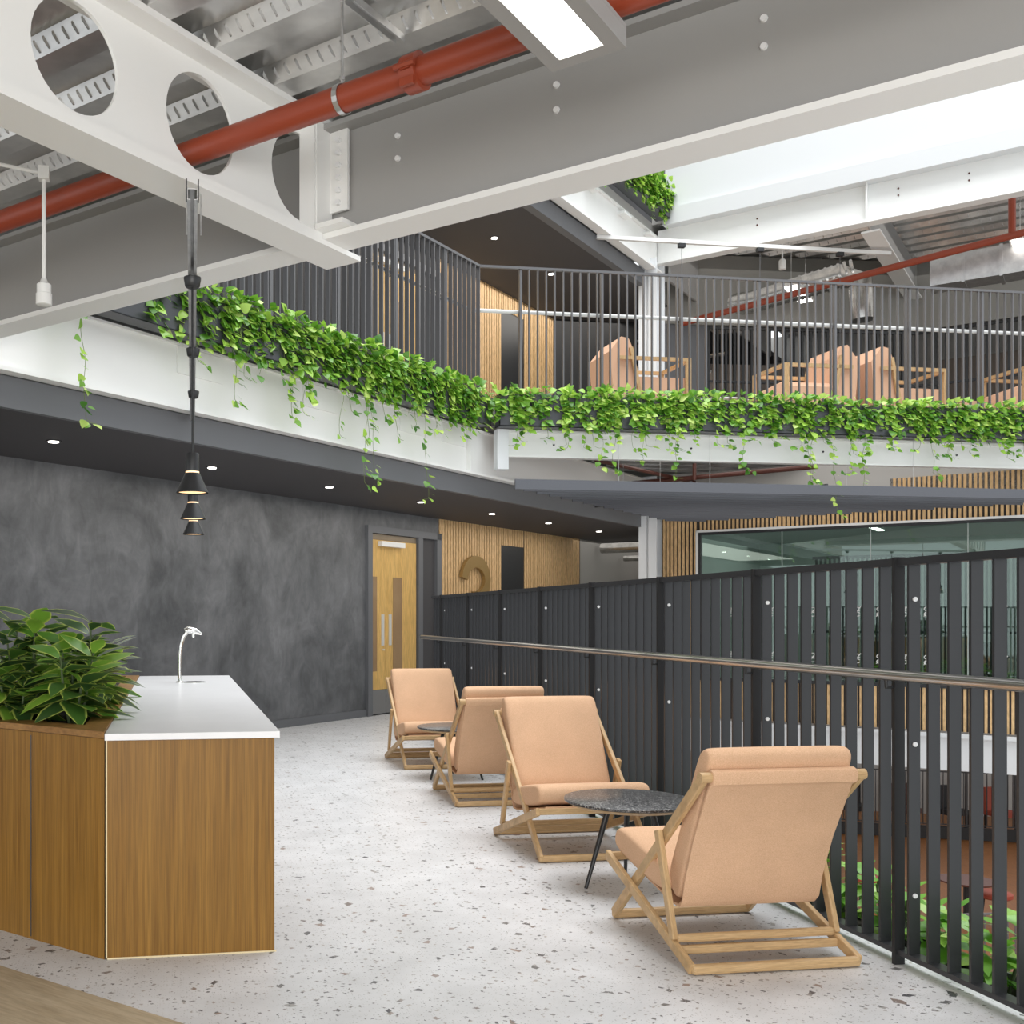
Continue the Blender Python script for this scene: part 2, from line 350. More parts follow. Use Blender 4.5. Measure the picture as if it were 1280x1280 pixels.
door_no = 1
for lev in (0, 1):
    Z = 4.0*lev
    wn = 8.40
    mb = MB(W); mb.box(1.2 if lev == 0 else 6, 12.10, wn, wn+.2, Z, Z+2.89).box(12.10, 14.06, wn, wn+.2, Z+2.66, Z+2.89)
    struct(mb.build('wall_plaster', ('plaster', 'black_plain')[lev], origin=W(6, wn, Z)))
    if lev == 0:
        mb = MB(W).box(1.2, 12.08, wn-.02, wn, 0, .10); struct(mb.build('baseboard_plaster', 'charcoal_paint', origin=W(1.2, wn, 0)))
    # double door with grey frame
    d = struct(MB(W).box(12.20, 12.56, wn-.02, wn+.03, Z+.36, Z+2.47).build('door_%d' % door_no, 'door_wood', origin=W(12.2, wn, Z))); door_no += 1
    dlf = MB(W).box(12.57, 13.37, wn-.02, wn+.03, Z+.36, Z+2.47).build('door_leaf', 'door_wood', d)
    MB(W).box(12.20, 12.56, wn-.022, wn+.03, Z+.02, Z+.355).box(12.57, 13.37, wn-.022, wn+.03, Z+.02, Z+.355).build('kick_plate', 'kick_grey', d)
    for a, b_ in ((12.22, 12.33), (12.74, 12.98)):
        MB(W).box(a, b_, wn-.026, wn-.021, Z+.62, Z+1.95).build('vision_panel', noisy('vision_glass%d' % len(M), (.30,.19,.10), (.36,.24,.13), 2, .25), d)
    MB(W).box(12.44, 12.50, wn-.035, wn-.021, Z+.98, Z+1.42).build('push_plate', 'satin_plate', d)
    MB(W).box(12.63, 12.69, wn-.035, wn-.021, Z+.98, Z+1.42).build('push_plate', 'satin_plate', dlf)
    MB(W).lathe((12.47, wn-.04, Z+.92), [(.02,-.01),(.02,.01)], 12).build('door_lock', 'satin_plate', d)
    MB(W).box(12.35, 12.95, wn-.10, wn-.03, Z+2.38, Z+2.45).build('door_closer', 'plastic_white', d)
    f = MB(W); f.box(12.08, 12.19, wn-.05, wn+.06, Z, Z+2.66).box(12.19, 14.05, wn-.05, wn+.06, Z+2.56, Z+2.66).box(13.40, 13.52, wn-.05, wn+.06, Z, Z+2.56).box(13.93, 14.06, wn-.05, wn+.06, Z, Z+2.66)
    f.build('door_frame', 'charcoal_paint', d)
    MB(W).box(13.52, 13.93, wn, wn+.05, Z, Z+2.56).build('side_panel', 'soffit', d)
    MB(W).box(12.19, 13.40, wn+.0, wn+.03, Z+2.475, Z+2.555).build('transom', noisy('transom_glass%d' % len(M), (.25,.2,.14), (.3,.24,.17), 2, .2), d)
    MB(W).box(12.19, 13.40, wn+.035, wn+.06, Z, Z+2.56).build('door_backing', 'black_plain', d)
    # slatted timber wall with a dark door
    bk = MB(W); sl = MB(W)
    slats(bk, sl, 14.06, 16.09, wn, Z, Z+2.89, pitch=.085, wd=.058, dp=.014)
    slats(bk, sl, 16.09, 16.965, wn, Z+2.60, Z+2.89, pitch=.085, wd=.058, dp=.014)
    slats(bk, sl, 16.965, 19.38, wn, Z, Z+2.89, pitch=.085, wd=.058, dp=.014)
    o = struct(bk.build('wall_slatted', 'slat_back', origin=W(14.06, wn, Z)))
    sl.build('timber_slats', 'slat_wood', o)
    o = struct(MB(W).box(16.10, 16.955, wn+.0, wn+.04, Z, Z+2.6).build('door_%d' % door_no, 'black_metal', origin=W(16.1, wn, Z))); door_no += 1
    MB(W).box(16.86, 16.90, wn-.03, wn-.001, Z+1.0, Z+1.25).build('door_handle', 'steel', o)
    # room beyond the gallery
    o = struct(MB(W).box(26, 26.2, -4, 12.5, Z, Z+3.9).build('wall_end', 'concrete', origin=W(26, 4, Z)))
    o = struct(MB(W).box(19.38, 26, 8.4, 8.6, Z, Z+2.9).build('wall_side', 'concrete', origin=W(19.4, 8.4, Z)))
struct(MB(W).box(20.9, 26, 6.3, 12, 3.2, 3.3).build('ceiling_end', 'soffit'))
struct(MB(W).box(19.5, 26, 6.3, 12, 7.3, 7.4).build('ceiling_end_upper', 'soffit'))

# number three on the slatted wall
def bronze_three(Z):
    pts = []
    c = (15.10, Z+1.985)
    for i in range(17):
        a = math.radians(178-i*(178+78)/16); pts.append((c[0]+.375*math.cos(a), c[1]+.29*math.sin(a)))
    pts.append((15.02, Z+1.70))
    for i in range(15):
        a = math.radians(88-i*(88+178)/14); pts.append((15.10+.38*math.cos(a), Z+1.40+.30*math.sin(a)))
    mb = MB(W); hw = .095; L = []
    for i, p in enumerate(pts):
        a = Vector(pts[max(i-1,0)]); b_ = Vector(pts[min(i+1,len(pts)-1)]); t = (b_-a).normalized(); nn = Vector((-t.y, t.x))
        L.append((p[0]+nn.x*hw, p[1]+nn.y*hw)); L.append((p[0]-nn.x*hw, p[1]-nn.y*hw))
    n_ = len(pts); y0, y1 = 8.37, 8.31
    vs = [(a, y0, z) for a, z in L]+[(a, y1, z) for a, z in L]; o = 2*n_; fs = []
    for i in range(n_-1):
        a, b_, c2, d2 = 2*i, 2*i+1, 2*i+3, 2*i+2
        fs += [(a,b_,c2,d2), (o+a,o+d2,o+c2,o+b_), (a,d2,o+d2,o+a), (b_,o+b_,o+c2,c2)]
    fs += [(0,o,o+1,1), (2*n_-2,2*n_-1,o+2*n_-1,o+2*n_-2)]
    mb.add(vs, fs)
    tag(mb.build('wall_number', 'gold'), 'large bronze number on the slatted timber wall above the balustrade', 'sign')
bronze_three(0)

# column at the far corner
for k, (z0, z1) in enumerate(((-4, 3.7), (4.0, 7.3))):
    mb = MB(W); s0, s1, n0, n1 = 17.15, 17.55, 6.10, 6.40
    mb.box(s0, s0+.03, n0, n1, z0, z1).box(s1-.03, s1, n0, n1, z0, z1).box(s0, s1, 6.235, 6.265, z0, z1)
    tag(mb.build('steel_column', 'column_white'), ('white steel column beside the glazed room at the end of the gallery', 'white steel column rising behind the upper lounge railing')[k], 'column')

# ------------------------------------------------------------------ glazed room opposite
bk = MB(W); sl = MB(W); S0 = 17.42
for (a, b_, z0, z1) in ((5.53, 6.10, -.25, 3.0), (-2.5, 5.53, 2.79, 3.0), (-2.5, 5.53, -.25, .36)):
    slats(bk, sl, a, b_, S0, z0, z1, 'n', pitch=.064, wd=.036, dp=.02)
slats(bk, sl, -2.5, 2.7, S0, 3.0, 3.42, 'n', pitch=.064, wd=.036, dp=.02)
o = struct(bk.build('wall_glazed_room', 'slat_back', origin=W(S0, 5, 0))); sl.build('timber_slats', 'slat_wood', o)
struct(MB(W).box(S0, S0+.1, -3, 6.1, 3.0, 3.74).build('wall_upper_panel', 'concrete', origin=W(S0, 3, 3)))
wo = struct(MB(W).box(S0-.05, S0+.04, 5.49, 5.53, .33, 2.79).box(S0-.05, S0+.04, -2.5, 5.53, 2.755, 2.79).build('window_1', 'plastic_white', origin=W(S0, 5, .33)))
MB(W).box(S0-.045, S0+.04, 5.45, 5.489, .40, 2.754).box(S0-.045, S0+.04, -2.5, 5.489, 2.715, 2.754).box(S0-.045, S0+.04, -2.5, 5.489, .36, .41).build('window_frame', 'black_metal', wo)
MB(W).box(S0-.005, S0+.005, -2.5, 5.45, .41, 2.715).build('glass_pane', 'glass', wo)
mb = MB(W)
for i in range(1, 7): mb.box(S0-.007, S0+.007, 5.45-1.25*i, 5.45-1.25*i+.012, .41, 2.715)
mb.build('glass_joint', 'green_wall', wo)
mb = MB(W)                                                     # rows of small white marks on the glass
for z in (1.50, .80):
    for i in range(20):
        n = 5.0-i*.31
        for dz in (0, -.075):
            pts = [(S0-.012, n+.045*math.cos(t), z+dz+.03*math.sin(t)) for t in [math.radians(a) for a in range(-150, 151, 30)]]
            mb.tube(pts, .006, 4)
        mb.tube([(S0-.012, n-.05, z+.04), (S0-.012, n, z-.03), (S0-.012, n+.05, z-.11)], .006, 4)
mb.build('glass_marking', 'plastic_white', wo)
struct(MB(W).box(23, 23.1, -3, 6, 0, 2.9).box(S0+.1, 23, 6.0, 6.1, 0, 2.9).build('wall_room_back', 'green_wall', origin=W(21,3,0)))
struct(MB(W).box(S0+.05, 23, -3, 6, -.2, 0).build('floor_room', 'concrete', origin=W(21,3,0)))
struct(MB(W).box(S0+.05, 23, -3, 6, 2.9, 2.95).build('ceiling_room', 'white_paint', origin=W(21,3,2.9)))
mb = MB(W); n = -3.0
while n < 4.4: mb.box(20.5, 20.54, n, n+.035, 0, 2.45); n += .075
mb.box(20.49, 20.55, -3, 4.43, 2.42, 2.47); mb.box(20.49, 20.55, -3, 4.43, 1.1, 1.14)
tag(mb.build('slatted_screen', 'black_metal'), 'black slats added inside the glazed room for the railing reflected in its glass', 'screen')  # added slats standing in for the reflected railing
for i, (n, lab) in enumerate(((3.2, 'leftmost bright ceiling strip light seen through the room glass'), (.6, 'second bright ceiling strip light seen through the room glass'))):
    t = thing('strip_light', lab, 'light', W(19.2, n, 2.85)); MB(W).box(18.6, 19.8, n-.06, n+.06, 2.84, 2.88).build('housing', 'plastic_white', t); MB(W).box(18.62, 19.78, n-.05, n+.05, 2.83, 2.839).build('diffuser', 'far_lamp', t)
# stools and table silhouettes in room
for i, n in enumerate((3.0, 1.6, .2)):
    t = thing('office_chair', 'dark chair inside the glazed room, %s' % ('nearest the column', 'in the middle of the row', 'furthest right of the row')[i], 'chair', W(18.9, n, 0), 'chairs in the glazed room')
    MB(W).box(18.65, 19.1, n-.23, n+.23, .45, .52).build('seat', 'black_plain', t); MB(W).box(18.62, 18.68, n-.22, n+.22, .56, 1.0).build('backrest', 'black_plain', t)
    MB(W).tube([(18.88, n, .02), (18.88, n, .46)], .03).build('pedestal', 'steel', t)
    MB(W).box(18.62, 18.70, n-.03, n+.03, .45, .6).box(18.62, 18.66, n-.03, n+.03, 0, .5).box(18.62, 19.12, n-.03, n+.03, 0, .05).box(18.85, 18.91, n-.25, n+.25, 0, .05).build('base', 'black_plain', t)

# ------------------------------------------------------------------ steel beams
def ibeam(T, a0, a1, c, z0, z1, fw, along='n', tw=.02, tf=.02, T2=None, web='white_steel', lab='', name='steel_beam', webname='web', root=None):
    m_, f_ = MB(T), MB(T)
    def bx(mb, a, b_, c0, c1, z_0, z_1):
        if along == 'n': mb.box(c0, c1, a, b_, z_0, z_1)
        else: mb.box(a, b_, c0, c1, z_0, z_1)
    return bx
# A: big edge beam across the foreground, web shade painted in as grey
o = MB(W).box(4.28, 4.30, -5.5, 6.28, 3.285, 3.80).build('edge_beam', 'grey_steel'); tag(o, 'deep steel beam with web shade painted grey and white bottom flange crossing overhead', 'beam')
MB(W).box(4.19, 4.39, -5.5, 6.28, 3.255, 3.285).build('bottom_flange', 'white_steel', o)['label'] = 'white bottom flange'
MB(W).box(4.19, 4.39, -5.5, 6.28, 3.80, 3.825).build('top_flange', 'grey_steel', o)
for n in (2.785, 1.963, 1.1, .25):
    for z in (3.698, 3.589): MB(W).tube([(4.281, n, z), (4.268, n, z)], [.016, .013], 8).build('bolt', 'screw_white', o)
# B: cellular beam with round holes
def cellular():
    s0, s1, z0, z1, zc, r = -3.0, 4.26, 3.285, 3.85, 3.565, .215
    mb = MB(W); cs = [2.72+.70*k for k in range(-8, 3)]
    for face, n in (('f', 3.262), ('b', 3.278)):
        pass
    K = 32
    for c in cs:
        a, b_ = max(c-.35, s0), min(c+.35, s1)
        ang = [math.radians(45+i*360/K) for i in range(K)]
        inner = []; outer = []
        for t in ang:
            x, z = c+r*math.cos(t), zc+r*math.sin(t)
            inner.append((min(x, s1), z))
            ct, st = math.cos(t), math.sin(t)
            k = min(((b_-c) if ct > 0 else (c-a))/max(abs(ct), 1e-6), ((z1-zc) if st > 0 else (zc-z0))/max(abs(st), 1e-6))
            outer.append((c+ct*k, zc+st*k))
        # corners are hit exactly only for squares: snap nearest
        for cxn, czn in ((a, z0), (b_, z0), (a, z1), (b_, z1)):
            i = min(range(K), key=lambda j: (outer[j][0]-cxn)**2+(outer[j][1]-czn)**2); outer[i] = (cxn, czn)
        vs = []
        for n in (3.262, 3.278): vs += [(x, n, z) for x, z in inner]+[(x, n, z) for x, z in outer]
        fs = []
        for i in range(K):
            j = (i+1) % K
            fs += [(i, j, K+j, K+i), (2*K+i, 3*K+i, 3*K+j, 2*K+j), (i, 2*K+i, 2*K+j, j)]
        mb.add(vs, fs)
    mb.box(4.12, 4.135, 3.17, 3.262, 3.285, 3.85)
    o = mb.build('cellular_beam', 'white_steel'); tag(o, 'white steel beam with large round holes meeting the grey beam', 'beam')
    MB(W).box(s0, 4.50, 3.16, 3.38, 3.228, 3.254).box(s0, 4.185, 3.17, 3.37, 3.254, 3.286).build('bottom_flange', 'white_steel', o)
    MB(W).box(s0, 4.26, 3.16, 3.38, 3.83, 3.86).build('top_flange', 'white_steel', o)
    MB(W).box(4.135, 4.26, 3.165, 3.18, 3.286, 3.829).box(4.245, 4.262, 3.06, 3.18, 3.40, 3.80).build('end_plate', 'white_steel', o)
    for k in range(6): MB(W).tube([(4.246, 3.11, 3.44+k*.062), (4.225, 3.11, 3.44+k*.062)], .014, 6).build('bolt', 'screw_white', o)
    MB(W).box(4.12, 4.28, 3.0, 3.165, 3.286, 3.31).build('seat_plate', 'white_steel', o)
cellular()
# left gallery beams (both levels), bridge beam, far beam
def beam_s(s0, s1, n, z0, z1, lab, fw=.12, stiff=()):
    mb = MB(W).box(s0, s1, n-.01, n+.01, z0+.03, z1-.02)
    o = mb.build('edge_beam', 'white_steel'); tag(o, lab, 'beam')
    MB(W).box(s0, s1, n-fw, n+.05, z0, z0+.03).build('bottom_flange', 'white_steel', o)
    MB(W).box(s0, s1, n-fw*.6, n+.05, z1-.02, z1).build('top_flange', 'white_steel', o)
    for s in stiff: MB(W).box(s, s+.02, n-fw, n-.01, z0+.03, z1-.02).build('stiffener', 'white_steel', o)
    return o
ob = beam_s(2.0, 17.2, 6.32, 3.11, 3.67, 'white steel beam under the left planters and dark gallery ceiling', .07, (11.2,))
for s in (6.6, 8.3, 10.0, 10.9):
    MB(W).box(s-.28, s+.28, 6.295, 6.309, 3.42, 3.64).build('bracket_plate', 'white_steel', ob)
ob = beam_s(11.0, 17.95, 6.22, 7.12, 7.72, 'white steel beam at the top storey above the dark upper ceiling', .10)
for s in (13.6, 14.6, 15.9, 17.0): MB(W).box(s-.15, s+.15, 6.10, 6.209, 7.60, 7.64).build('bracket_plate', 'white_steel', ob)
o = MB().box(3.95, 20, 12.50, 12.52, 3.36, 3.64).build('edge_beam', 'white_steel'); tag(o, 'white steel beam beneath the long row of lounge planters', 'beam')
MB().box(3.95, 20, 12.44, 12.56, 3.335, 3.36).build('bottom_flange', 'white_steel', o); MB().box(3.95, 20, 12.44, 12.56, 3.64, 3.665).build('top_flange', 'white_steel', o)
MB().box(3.86, 4.0, 12.42, 12.58, 3.18, 3.665).build('end_post', 'column_white', o)
for x in (4.6, 6.4, 8.2, 10.1): MB().tube([(x, 12.50, 3.5), (x, 12.485, 3.5)], .012, 6).build('bolt', 'black_metal', o)
# far beam, top storey
o = MB(W).box(17.50, 17.52, -4, 6.2, 7.29, 7.85).build('edge_beam', 'white_steel'); tag(o, 'long white steel beam at the far side below the blank white wall', 'beam')
MB(W).box(17.38, 17.60, -4, 6.2, 7.26, 7.29).build('bottom_flange', 'white_steel', o)
MB(W).box(17.38, 17.50, 3.0, 3.02, 7.29, 7.85).build('stiffener', 'white_steel', o)
for n in (4.6, 2.6, 1.7):
    for z in (7.70, 7.60): MB(W).tube([(17.50, n, z), (17.488, n, z)], .014, 6).build('bolt', 'pipe_dark', o)
struct(MB(W).box(17.30, 17.6, -5, 6.05, 7.85, 8.12).build('trim_ledge', 'white_paint', origin=W(17.3,0,7.85)))
struct(MB(W).box(17.42, 17.6, -5, 6.05, 8.12, 13).build('wall_far', 'white_paint', origin=W(17.4,0,8)))
struct(MB(W).box(17.42, 17.6, 6.05, 6.12, 8.12, 13).build('trim_corner', 'grey_and_skylit_black', origin=W(17.4,6.1,8)))
struct(MB(W).box(8.0, 18.4, 6.5, 6.6, 8.0, 11.5).build('wall_top_left', 'soffit', origin=W(13,6.5,8)))
struct(MB(W).box(11.0, 18.4, 6.3, 12.5, 7.72, 8.0).build('floor_top', 'concrete', origin=W(13,6.5,8)))
# lower level far beam under the glazed room
o = MB(W).box(17.34, 17.40, -4, 6.2, -.80, -.27).build('edge_beam', 'white_paint'); tag(o, 'white fascia beam below the glazed room, seen between the balustrade bars', 'beam')
MB(W).box(17.28, 17.42, -4, 6.2, -.33, -.27).build('cap', 'white_paint', o)
# cellular roof beam in upper lounge
o = MB(W).box(17.6, 24, 2.98, 3.0, 7.2, 7.85).build('roof_beam', 'grey_steel'); tag(o, 'pale sloping-away roof beam over the upper lounge', 'beam')
MB(W).box(17.6, 24, 2.86, 3.12, 7.17, 7.2).build('bottom_flange', 'white_steel', o)
o = MB(W).box(17.6, 24, 6.02, 6.06, 7.0, 7.85).build('roof_beam', 'grey_steel'); tag(o, 'pale roof beam behind the upper white column', 'beam')

# ------------------------------------------------------------------ planter troughs
def trough(T, a0, a1, c0, c1, z0, z1, lab, along='s', seams=()):
    bx = (lambda mb, a, b_, c, d_, e, f_: mb.box(a, b_, c, d_, e, f_)) if along == 's' else (lambda mb, a, b_, c, d_, e, f_: mb.box(c, d_, a, b_, e, f_))
    mb = MB(T); t = .008
    bx(mb, a0, a1, c0, c0+t, z0, z1); bx(mb, a0, a1, c1-t, c1, z0, z1); bx(mb, a0, a0+t, c0, c1, z0, z1); bx(mb, a1-t, a1, c0, c1, z0, z1); bx(mb, a0, a1, c0, c1, z0, z0+t)
    o = mb.build('planter_trough', 'trough'); tag(o, lab, 'planter')
    mb = MB(T); bx(mb, a0+t, a1-t, c0+t, c1-t, z1-.08, z1-.05); mb.build('soil', 'soil', o)
    return o
trough(W, 5.2, 11.35, 6.06, 6.24, 3.675, 4.03, 'dark steel planter trough along the left upper gallery')
trough(None, 3.83, 20, 12.24, 12.43, 3.672, 4.06, 'dark steel planter trough along the upper lounge railing')
trough(W, 12.2, 17.28, 5.92, 6.15, 7.93, 8.28, 'dark steel planter trough high at the top storey')
trough(None, 2.0, 10, 3.0, 3.28, -.36, -.03, 'planter trough on the slab edge behind the black balustrade', 'n')

# ------------------------------------------------------------------ balustrades
def fence(lab, p0, p1, z, h, side, posts, mat_bar='fence_black', bar_w=.048, bar_t=.012, pitch=.11, period=1.05, ph=0, screws=False, name='balustrade', handrail=None, post_w=.05, pt=.045, post_m=None, top_m=None):
    """p0->p1 run; side = unit vector towards the walkway"""
    p0 = Vector((*p0, z)); p1 = Vector((*p1, z)); d = (p1-p0); L = d.length; d.normalize(); side = Vector((*side, 0)).normalized()
    t = thing(name, lab, 'balustrade', p0)
    z0, z1 = .035, h
    def local_bar(w_side, t_d, za, zb):
        mb = MB(); a = side*w_side/2; b_ = d*t_d/2
        vs = [(-a-b_), (a-b_), (a+b_), (-a+b_)]
        mb.add([v_+Vector((0,0,za)) for v_ in vs]+[v_+Vector((0,0,zb)) for v_ in vs], [(0,1,2,3),(7,6,5,4),(0,4,5,1),(1,5,6,2),(2,6,7,3),(3,7,4,0)]); return mb
    proto = local_bar(bar_w, bar_t, .06, h-.03).build('bar', mat_bar, t, origin=(0,0,0), bevel=0)
    proto.location = (0,0,0)
    pp = local_bar(post_w*2, pt, -.0, h+.004).build('post', post_m or mat_bar, t, origin=(0,0,0)); pp.location = (0,0,0)
    firstb = firstp = True
    a = ph; nb = 0
    while a < L+.001:
        loc = d*a+side*(post_w*.75)
        if firstp: pp.location = loc; firstp = False
        else: c = pp.copy(); C.objects.link(c); c.location = loc
        if screws:
            for zz in (h-.165, h-.735, .29):
                mb = MB(); ctr = p0+d*(a-.067)+Vector((0,0,zz))
                # screw head sits on the face that looks back along the run
                mb.tube([ctr-d*(bar_t/2), ctr-d*(bar_t/2+.006)], .0095, 10); mb.build('screw', 'screw_white', t, smooth=False)
        k = 0
        while k < 9:
            y = a+ (period-.067) - k*pitch if False else a+period-.067-k*pitch
            if a+.05 < y < L:
                if firstb: proto.location = d*y; firstb = False
                else: c = proto.copy(); C.objects.link(c); c.location = d*y
                nb += 1
            k += 1
        a += period
    tm = top_m or mat_bar
    MB().bar(p0+Vector((0,0,h-.015)), p1+Vector((0,0,h-.015)), bar_w+.006, .03).build('top_rail', tm, t)
    MB().bar(p0+Vector((0,0,.05)), p1+Vector((0,0,.05)), bar_w+.006, .02).build('bottom_rail', tm, t)
    if handrail:
        off, hz, r, hm, e0, e1 = handrail
        A = p0+side*off+Vector((0,0,hz))-d*e0; B = p1+side*off+Vector((0,0,hz))+d*e1
        hr = MB().tube([A, B], r, 16).build('handrail', hm, t, smooth=2)
        a = ph
        while a < L:
            q0 = p0+d*a+side*post_w*1.7+Vector((0,0,hz-.05)); MB().tube([q0, q0*1+side*(off-post_w*1.7)+Vector((0,0,.0)), p0+d*a+side*off+Vector((0,0,hz-r))], .007, 6).build('handrail_bracket', 'black_plain', hr); a += period
    return t
fence('near black balustrade of upright flat bars with a brushed steel handrail', (2.87,.70), (2.87,11.62), 0, 1.62, (-1,0), 0, screws=True, ph=.0, handrail=(.07, 1.155, .0215, 'steel', .3, .3), post_w=.022, pt=.018, bar_w=.049, post_m='black_plain')
a, b_ = WP(8.18,6.18), WP(17.0,6.18)
fence('far black balustrade of upright bars running on behind the near one', (2.92,11.72), b_, 0, 1.60, (-q,q), 0, ph=.2)
a, b_ = WP(5.0,6.33), (3.66,12.56)
fence('upper gallery balustrade of black bars behind the left planters', a, b_, 4.0, 1.69, (-q,q), 0, 'grey_and_skylit_black', ph=.45, bar_w=.05, bar_t=.014, handrail=(.09, 1.15, .022, 'steel', 0, -.1), post_w=.03)
fence('long upper lounge balustrade of slim black bars with skylight painted in as grey, behind the planters', (3.66,12.56), (13.9,12.50), 4.0, 1.69, (0,1), 0, 'grey_and_skylit_black', ph=.54, bar_w=.034, bar_t=.015, pt=.03, handrail=(.09, 1.16, .024, 'plastic_white', .03, 0), post_w=.025)
# lower level: dark balustrade far away and slim rail at the table
pa, pb = P(1020, 1040, -4), P(1330, 1056, -4)
d_ = (pb-pa).normalized()
fence('black balustrade at the far side of the lower floor', (pa.x,pa.y), (pb.x,pb.y), -3.70, 1.34, (-d_.y, d_.x), 0, ph=.2)
mb = MB().bar(pa-d_*2+Vector((0,0,.15)), pb+d_*3+Vector((0,0,.15)), .12, .29); tag(mb.build('plinth', 'black_plain'), 'black plinth under the far lower balustrade', 'plinth')
pc, pd = P(1176, 1143, -2.9), P(1330, 1138, -2.9)
fence('slim grey railing beside the lower round table', (pc.x,pc.y), (pd.x,pd.y), -4.0, 1.1, (0,1), 0, 'grey_and_skylit_black', bar_w=.014, bar_t=.014, pitch=.12, ph=.3, pt=.02, post_w=.012)
# lower level wall behind
struct(MB().bar(pa-d_*8+Vector((0,4.0,2.0)), pb+d_*8+Vector((0,4.0,2.0)), .2, 4.0).build('wall_lower_back', 'concrete', origin=pa))
for i in range(5):
    p = pa.lerp(pb, .08+.21*i)+Vector((.3, 1.6, 0))
    t = thing('lounge_chair', ('dark red', 'black', 'brown', 'black', 'dark red')[i]+' chair behind the far lower balustrade, %s from the left' % ('first', 'second', 'third', 'fourth', 'fifth')[i], 'chair', p, 'chairs behind the lower balustrade')
    mt = ('red_seat', 'black_plain', 'pipe_dark', 'black_plain', 'red_seat')[i]
    MB().box(p.x-.3, p.x+.3, p.y-.3, p.y+.3, p.z+.35, p.z+.48).build('seat', mt, t); MB().box(p.x-.3, p.x+.3, p.y+.2, p.y+.3, p.z+.48, p.z+1.05).build('backrest', mt, t)
    for sx in (-.26, .26):
        for sy in (-.26, .26): MB().box(p.x+sx-.02, p.x+sx+.02, p.y+sy-.02, p.y+sy+.02, p.z, p.z+.35).build('leg', 'black_plain', t)
p = P(1208, 1100, -3.25); p.z = -4
t = thing('round_table', 'dark round pedestal table on the lower wooden floor', 'table', p)
MB().lathe(p+Vector((0,0,.72)), [(.44,0),(.46,.012),(.46,.035)], 36).build('tabletop', 'pipe_dark', t); MB().tube([p+Vector((0,0,.02)), p+Vector((0,0,.72))], .05).build('pedestal', 'black_plain', t); MB().lathe(p, [(.24,0),(.24,.02)], 24).build('base', 'black_plain', t)
for i, (u, v) in enumerate(((1243, 1150), (1088, 1130))):
    p = P(u, v, -4.0)
    t = thing('bench_stool', ('red upholstered stool beside the lower round table', 'red upholstered stool behind the front peach chair, on the lower floor')[i], 'stool', p)
    MB().lathe(p+Vector((0,0,.40)), [(.26,0),(.29,.02),(.29,.08),(.26,.10)], 24).build('seat', 'red_seat', t, smooth=2)
    for a in range(3): x, y = .2*math.cos(a*2.1), .2*math.sin(a*2.1); MB().tube([p+Vector((x,y,0)), p+Vector((x*.8,y*.8,.41))], .015).build('leg', 'black_plain', t)

# ------------------------------------------------------------------ felt baffle raft
def raft():
    fr = MB().box(3.98, 13.5, 12.10, 12.13, 2.90, 3.02)
    o = fr.build('baffle_raft', 'felt'); tag(o, 'charcoal felt ceiling raft of parallel fins hanging over the void', 'ceiling raft')
    y = 12.28; k = 0
    while y < 15.9:
        n = 5.75; x0 = y-n/q                       # left ends follow the gallery edge
        x1 = 17.05/q-y                              # right ends follow the glazed room
        MB().box(max(x0, 3.98), x1, y, y+.024, 2.90, 3.02).build('fin', 'felt', o); y += .25; k += 1
    for x in (6.2, 8.0): MB().box(x, x+.03, 12.13, 15.1, 3.02, 3.04).build('carrier', 'black_metal', o)
    for (x, y) in ((5.4, 12.4), (5.9, 13.4), (6.6, 12.4), (6.9, 14.4), (8.6, 12.6), (9.4, 12.4)): MB().tube([(x, y, 3.0), (x, y, 3.76)], .003, 5).build('suspension_wire', 'galv', o)
raft()
# dark pipes under the bridge
o = MB().tube([P(745, 575, 3.55), P(868, 603, 3.55)], .03, 8).tube([P(790, 604, 3.5), P(1022, 583, 3.5)], .035, 8).tube([P(868, 596, 3.5)+Vector((0,0,-.05)), P(868, 596, 3.5)+Vector((0,0,.2))], .03, 8).build('sprinkler_pipe', 'pipe_dark'); tag(o, 'dark red pipe under the lounge floor, above the felt raft', 'pipe')

# ------------------------------------------------------------------ overhead services near the camera
t = thing('sprinkler_pipe', 'thick red sprinkler pipe running through the holed beam', 'pipe', W(3.45, 3, 3.47))
MB(W).tube([(3.45, 7.4, 3.47), (3.45, -5, 3.47)], .054, 24).build('pipe_run', 'pipe_red', t, smooth=2)
nc = P(521, 93, 3.47); nc = (nc.y-nc.x)*q
MB(W).tube([(3.45, nc+.035, 3.47), (3.45, nc+.033, 3.47), (3.45, nc-.033, 3.47), (3.45, nc-.035, 3.47)], [.058, .072, .072, .058], 24).box(3.385, 3.40, nc-.03, nc+.03, 3.40, 3.43).build('coupling', 'pipe_red', t, smooth=2); cpl = bpy.data.objects['coupling']
mb = MB(W)
for s in (-1, 1): mb.tube([(3.45+s*.078, nc-.045, 3.47), (3.45+s*.078, nc+.045, 3.47)], .012, 6); mb.box(3.45+s*.06-.02, 3.45+s*.06+.02, nc-.02, nc+.02, 3.455, 3.485)
mb.build('coupling_bolt', 'pipe_red', cpl)
nh = P(429, 125, 3.47); nh = (nh.y-nh.x)*q
t = thing('pipe_hanger', 'galvanised strap and threaded rod holding the red pipe', 'hanger', W(3.45, nh, 3.41))
pts = [(3.45+.06*math.sin(a), nh, 3.47-.06*math.cos(a)) for a in [math.radians(x) for x in range(0, 361, 20)]]
mb = MB(W)
for i in range(18):
    p0_, p1_ = pts[i], pts[i+1]; mb.add([(p0_[0], nh-.012, p0_[2]), (p0_[0], nh+.012, p0_[2]), (p1_[0], nh+.012, p1_[2]), (p1_[0], nh-.012, p1_[2])], [(0,1,2,3)])
o = mb.build('strap', 'galv', t); sm = o.modifiers.new('s', 'SOLIDIFY'); sm.thickness = .003
